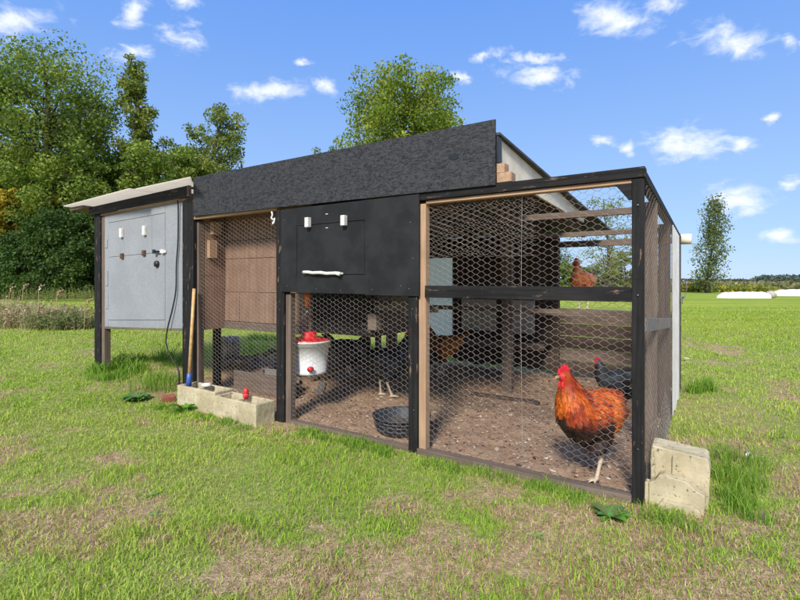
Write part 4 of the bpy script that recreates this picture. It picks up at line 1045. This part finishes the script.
# single trees
Y = 30; tree('round_tree', 'round leafy green tree showing above the black fascia', px(404, Y), Y, top(72, Y), 55/480*Y, 21000, .26, [(.08,.14,.02),(.15,.22,.03),(.24,.30,.035),(.36,.37,.05)], 21, .34, 'dome', None, 70, sig=1.05, core=.5)
Y = 38; tree('deciduous_tree', 'small tree whose twig tips show above the black fascia left of the round tree', px(332, Y), Y, top(139, Y), 26/480*Y, 1800, .25, PO, 22, .3, 'fan', None, 20, sig=.8)
Y = 44; tree('slender_tree', 'tall slender tree standing alone in the field on the right', px(711, Y), Y, top(194, Y), 18/480*Y, 2600, .29, [(.09,.125,.04),(.14,.18,.06),(.20,.22,.08)], 23, .06, 'tall', None, 48, trunk=.12, sig=1.9)
for i, (u, v, hw, Y, n_, pal, lab) in enumerate([(568,262,16,50,2500,PG,'green bush seen through the opening left of the perched hen'),(606,197,36,48,1900,PO,'sparse tree with bare twigs seen above the cross rails'),
   (625,252,20,52,2600,PY[:2]+PG[2:],'light green tree seen through the opening right of the perched hen'),(590,268,22,56,2200,PG,'low bush seen behind the perched hen'),(540,240,30,60,3500,PD,'tree hidden behind the dark coop wall'),(645,262,14,58,1500,PO,'bush behind the near corner post')]):
    tree('far_tree', lab, px(u, Y), Y, top(v, Y), hw/480*Y, n_, .30, pal, 80+i, .12, 'fan', 'trees beyond the lawn behind the coop', 18, sig=.9)

# far hedges, crops and wood line at the horizon: masses
def mass(name, kind, x0, x1, y0, y1, h0, h1, n, leaf, pal, seed, lab=None):
    ng = np.random.default_rng(seed); x = ng.uniform(x0, x1, n); y = ng.uniform(y0, y1, n)
    h = h0+(h1-h0)*fbm(x*(3/(h1+1.)), y*0+seed, seed, 4); z = ng.random(n)**.8*h
    nrm = ng.normal(0, 1, (n, 3)); nrm /= np.linalg.norm(nrm, axis=1, keepdims=True)
    u = np.cross(nrm, ng.normal(0, 1, (n, 3))); u /= np.linalg.norm(u, axis=1, keepdims=True); v = np.cross(nrm, u); s_ = (leaf*ng.uniform(.6, 1.4, n))[:, None]
    P = np.stack([x, y, z], 1); Q = np.stack([P-u*s_, P+v*s_*.6, P+u*s_, P-v*s_*.6], 1); b = np.arange(n)*4
    T = np.concatenate([np.stack([b,b+1,b+2],1), np.stack([b,b+2,b+3],1)]); pc = np.array(pal)
    colr = pc[ng.integers(0, len(pc), n)]*ng.uniform(.8, 1.2, (n, 1))
    return tag(link(name, npmesh(name, Q.reshape(-1, 3), T, M['leaf'], np.repeat(colr, 4, axis=0))), kind='stuff')
mass('rough_field_edge', '', -34, 75, 50, 56, .3, .8, 15000, .22, [(.16,.19,.05),(.24,.2,.10),(.12,.16,.04)], 101)
mass('goldenrod', '', 24, 37, 46.5, 50, .3, .95, 5000, .13, [(.45,.38,.04),(.25,.26,.05),(.14,.18,.04)], 102)
mass('dry_crop', '', -60, 190, 75, 95, .5, 1.1, 16000, .4, [(.36,.28,.17),(.28,.21,.13),(.2,.2,.08)], 103)
mass('corn_field', '', -120, 330, 130, 160, .8, 1.35, 26000, .7, [(.09,.11,.05),(.13,.13,.06),(.06,.08,.035)], 104)
mass('far_wood', '', 600, 1500, 760, 820, 5, 9.5, 12000, 3.5, [(.10,.14,.12),(.12,.16,.14)], 105)
mass('far_wood', '', -1100, 560, 900, 960, 1.5, 4.5, 12000, 2.2, [(.10,.14,.12),(.12,.16,.14)], 106)

# pale low covers lying on the far lawn
def cover(lab, x0, x1, y, r, hh, sq=1.):
    V, F = [], []; n_, m_ = 26, 12
    for i in range(n_+1):
        f = i/n_; x = x0+(x1-x0)*f; e = (min(1, f/.14)*.75+.25*min(1, f/.4))**.6*(1 if f < .96 else .85); q = 1+.04*math.sin(i*1.7)+.03*noise.noise(Vector((i*.5, y, 0)))
        for j in range(m_+1):
            a = math.pi*j/m_; V.append((x, -math.cos(a)*r*e*q, math.sin(a)**.8*hh*e*q))
    for i in range(n_):
        for j in range(m_): a = i*(m_+1)+j; F.append((a, a+m_+1, a+m_+2, a+1))
    F += [tuple(range(m_+1))[::-1], tuple(n_*(m_+1)+j for j in range(m_+1))]
    xm = (x0+x1)/2; o = thing('low_cover', lab, 'cover', (xm, y, 0), R(-6), 'pale low covers on the far lawn')
    link('cover_sheet', mesh('cover_sheet', [(v[0]-xm, v[1], v[2]) for v in V], F, M['white_sheet'], True), o)
    return o
Y = 32; cv1 = cover('long white low cover with a rounded left end on the far lawn', px(718, Y), px(765, Y), Y, .55, .42)
o = link('end_bale', mesh('end_bale', *tube([(1.55,-.1,.22),(1.8,-.1,.24),(2.05,-.1,.16)], [.24,.27,.14], 10), M['clay'], True), cv1)
Y = 36; cover('second white low cover running out of the frame on the right', px(771, Y), px(840, Y), Y, .55, .52)

# dry weeds at the left and scraps on the lawn
def weedpatch(cx, cy, rx, ry, n, h0, h1, seed, pal, nm, leafn=7):
    ng = np.random.default_rng(seed); V, T, Cc = [], [], []; pc = np.array(pal)
    a = ng.uniform(0, 2*np.pi, n); q = np.sqrt(ng.random(n)); X_ = cx+np.cos(a)*q*rx; Y_ = cy+np.sin(a)*q*ry; Z_ = ground_z(X_, Y_)
    for x, y, z in zip(X_, Y_, Z_):
        h = ng.uniform(h0, h1)*(1.25-.5*math.hypot((x-cx)/rx, (y-cy)/ry)); lx, ly = ng.normal(0, .16, 2)*h; c = pc[ng.integers(len(pc))]; w_ = .006; b = len(V)
        V += [(x-w_, y, z), (x+w_, y, z), (x+lx+w_*.5, y+ly, z+h), (x+lx-w_*.5, y+ly, z+h)]; Cc += [c*.8]*4; T += [(b, b+1, b+2), (b, b+2, b+3)]
        for k in range(leafn):
            f = ng.uniform(.25, 1); p = np.array([x+lx*f, y+ly*f, z+h*f]); d = ng.normal(0, 1, 3); d[2] = abs(d[2])*.8; d /= np.linalg.norm(d); L_ = ng.uniform(.03, .10); s_ = np.cross(d, ng.normal(0, 1, 3)); s_ *= L_*.22/np.linalg.norm(s_)
            b = len(V); V += [tuple(p), tuple(p+d*L_*.5+s_), tuple(p+d*L_), tuple(p+d*L_*.5-s_)]; Cc += [c*ng.uniform(.8, 1.3)]*4; T += [(b, b+1, b+2), (b, b+2, b+3)]
    return tag(link(nm, npmesh(nm, np.array(V), np.array(T), M['grass'], np.array(Cc))), kind='stuff')
DRY = [(.46,.34,.21),(.36,.26,.16),(.56,.46,.31),(.27,.28,.11)]
weedpatch(-9.3, 11.2, 1.9, .8, 900, .25, .62, 5, DRY, 'dry_weeds')
weedpatch(-7.45, 10.6, .75, .5, 420, .18, .42, 6, [(.20,.22,.08),(.28,.24,.13),(.15,.19,.06)], 'dry_weeds')
weedpatch(-9.5, 12.6, 3.2, .8, 500, .2, .5, 7, DRY+[(.4,.33,.05)], 'dry_weeds')
weedpatch(-12.5, 25.5, 9, 1.2, 1500, .3, .8, 8, [(.2,.24,.06),(.34,.3,.12),(.15,.2,.05)], 'wood_edge_grass', 5)
for i, (u, v0, Y, lab) in enumerate([(38, 284, 10.9, 'tall dry weed stalk with a curled seed head above the patch'), (56, 290, 10.6, 'dry weed stalk bending right beside the curled one'), (8, 286, 11, 'dry weed stalk at the left edge'), (21, 283, 11.4, 'pale dry weed stalk second from the left edge'), (84, 300, 10.3, 'dry weed stalk at the right end of the patch')]):
    x = px(u, Y); z0 = gz(x, Y); h = top(v0, Y)-z0; r = thing('weed_stalk', lab, 'weed', (x, Y, z0), 0, 'tall stalks in the dry weeds')
    pts = [(0,0,0),(.02,0,h*.5),(.01*i,.02,h*.85),(.05+.02*i,.02,h),(.11,.02,h*.93)]
    link('stem', mesh('stem', *tube(pts, [.012,.009,.007,.006,.005], 5), M['tan_z'], True), r)
    for k in range(6):
        a = k*1.3; q = Vector(pts[2])+Vector((.02*k, 0, .02*k)); link('seed_head', mesh('seed_head', *tube([q, q+Vector((math.cos(a)*.03,math.sin(a)*.03,.03)), q+Vector((math.cos(a)*.05,math.sin(a)*.05,.02))], [.006,.018,.004], 5), M['white'] if i == 0 and k < 3 else M['tan_z'], True), r)
for (u, v, L_, lab) in [(717, 357, .13, 'scrap of white paper lying on the lawn beyond the coop'), (686, 362, .09, 'small pale scrap on the lawn just right of the back post'), (749, 463, .035, 'tiny white scrap in the grass right of the concrete block')]:
    Y = 480*1.2/(v-280); x = px(u, Y); ng = random.Random(u); n_ = 7; V = [(0,0,.03)]+[(math.cos(k*6.283/n_)*L_*ng.uniform(.4,.7), math.sin(k*6.283/n_)*L_*ng.uniform(.3,.6), ng.uniform(0,.04)) for k in range(n_)]
    o = link('paper_scrap', mesh('paper_scrap', V, [(0, k+1, (k+1)%n_+1) for k in range(n_)], M['white']), None, (x, Y, gz(x, Y)+.03)); tag(o, lab, 'paper scrap')
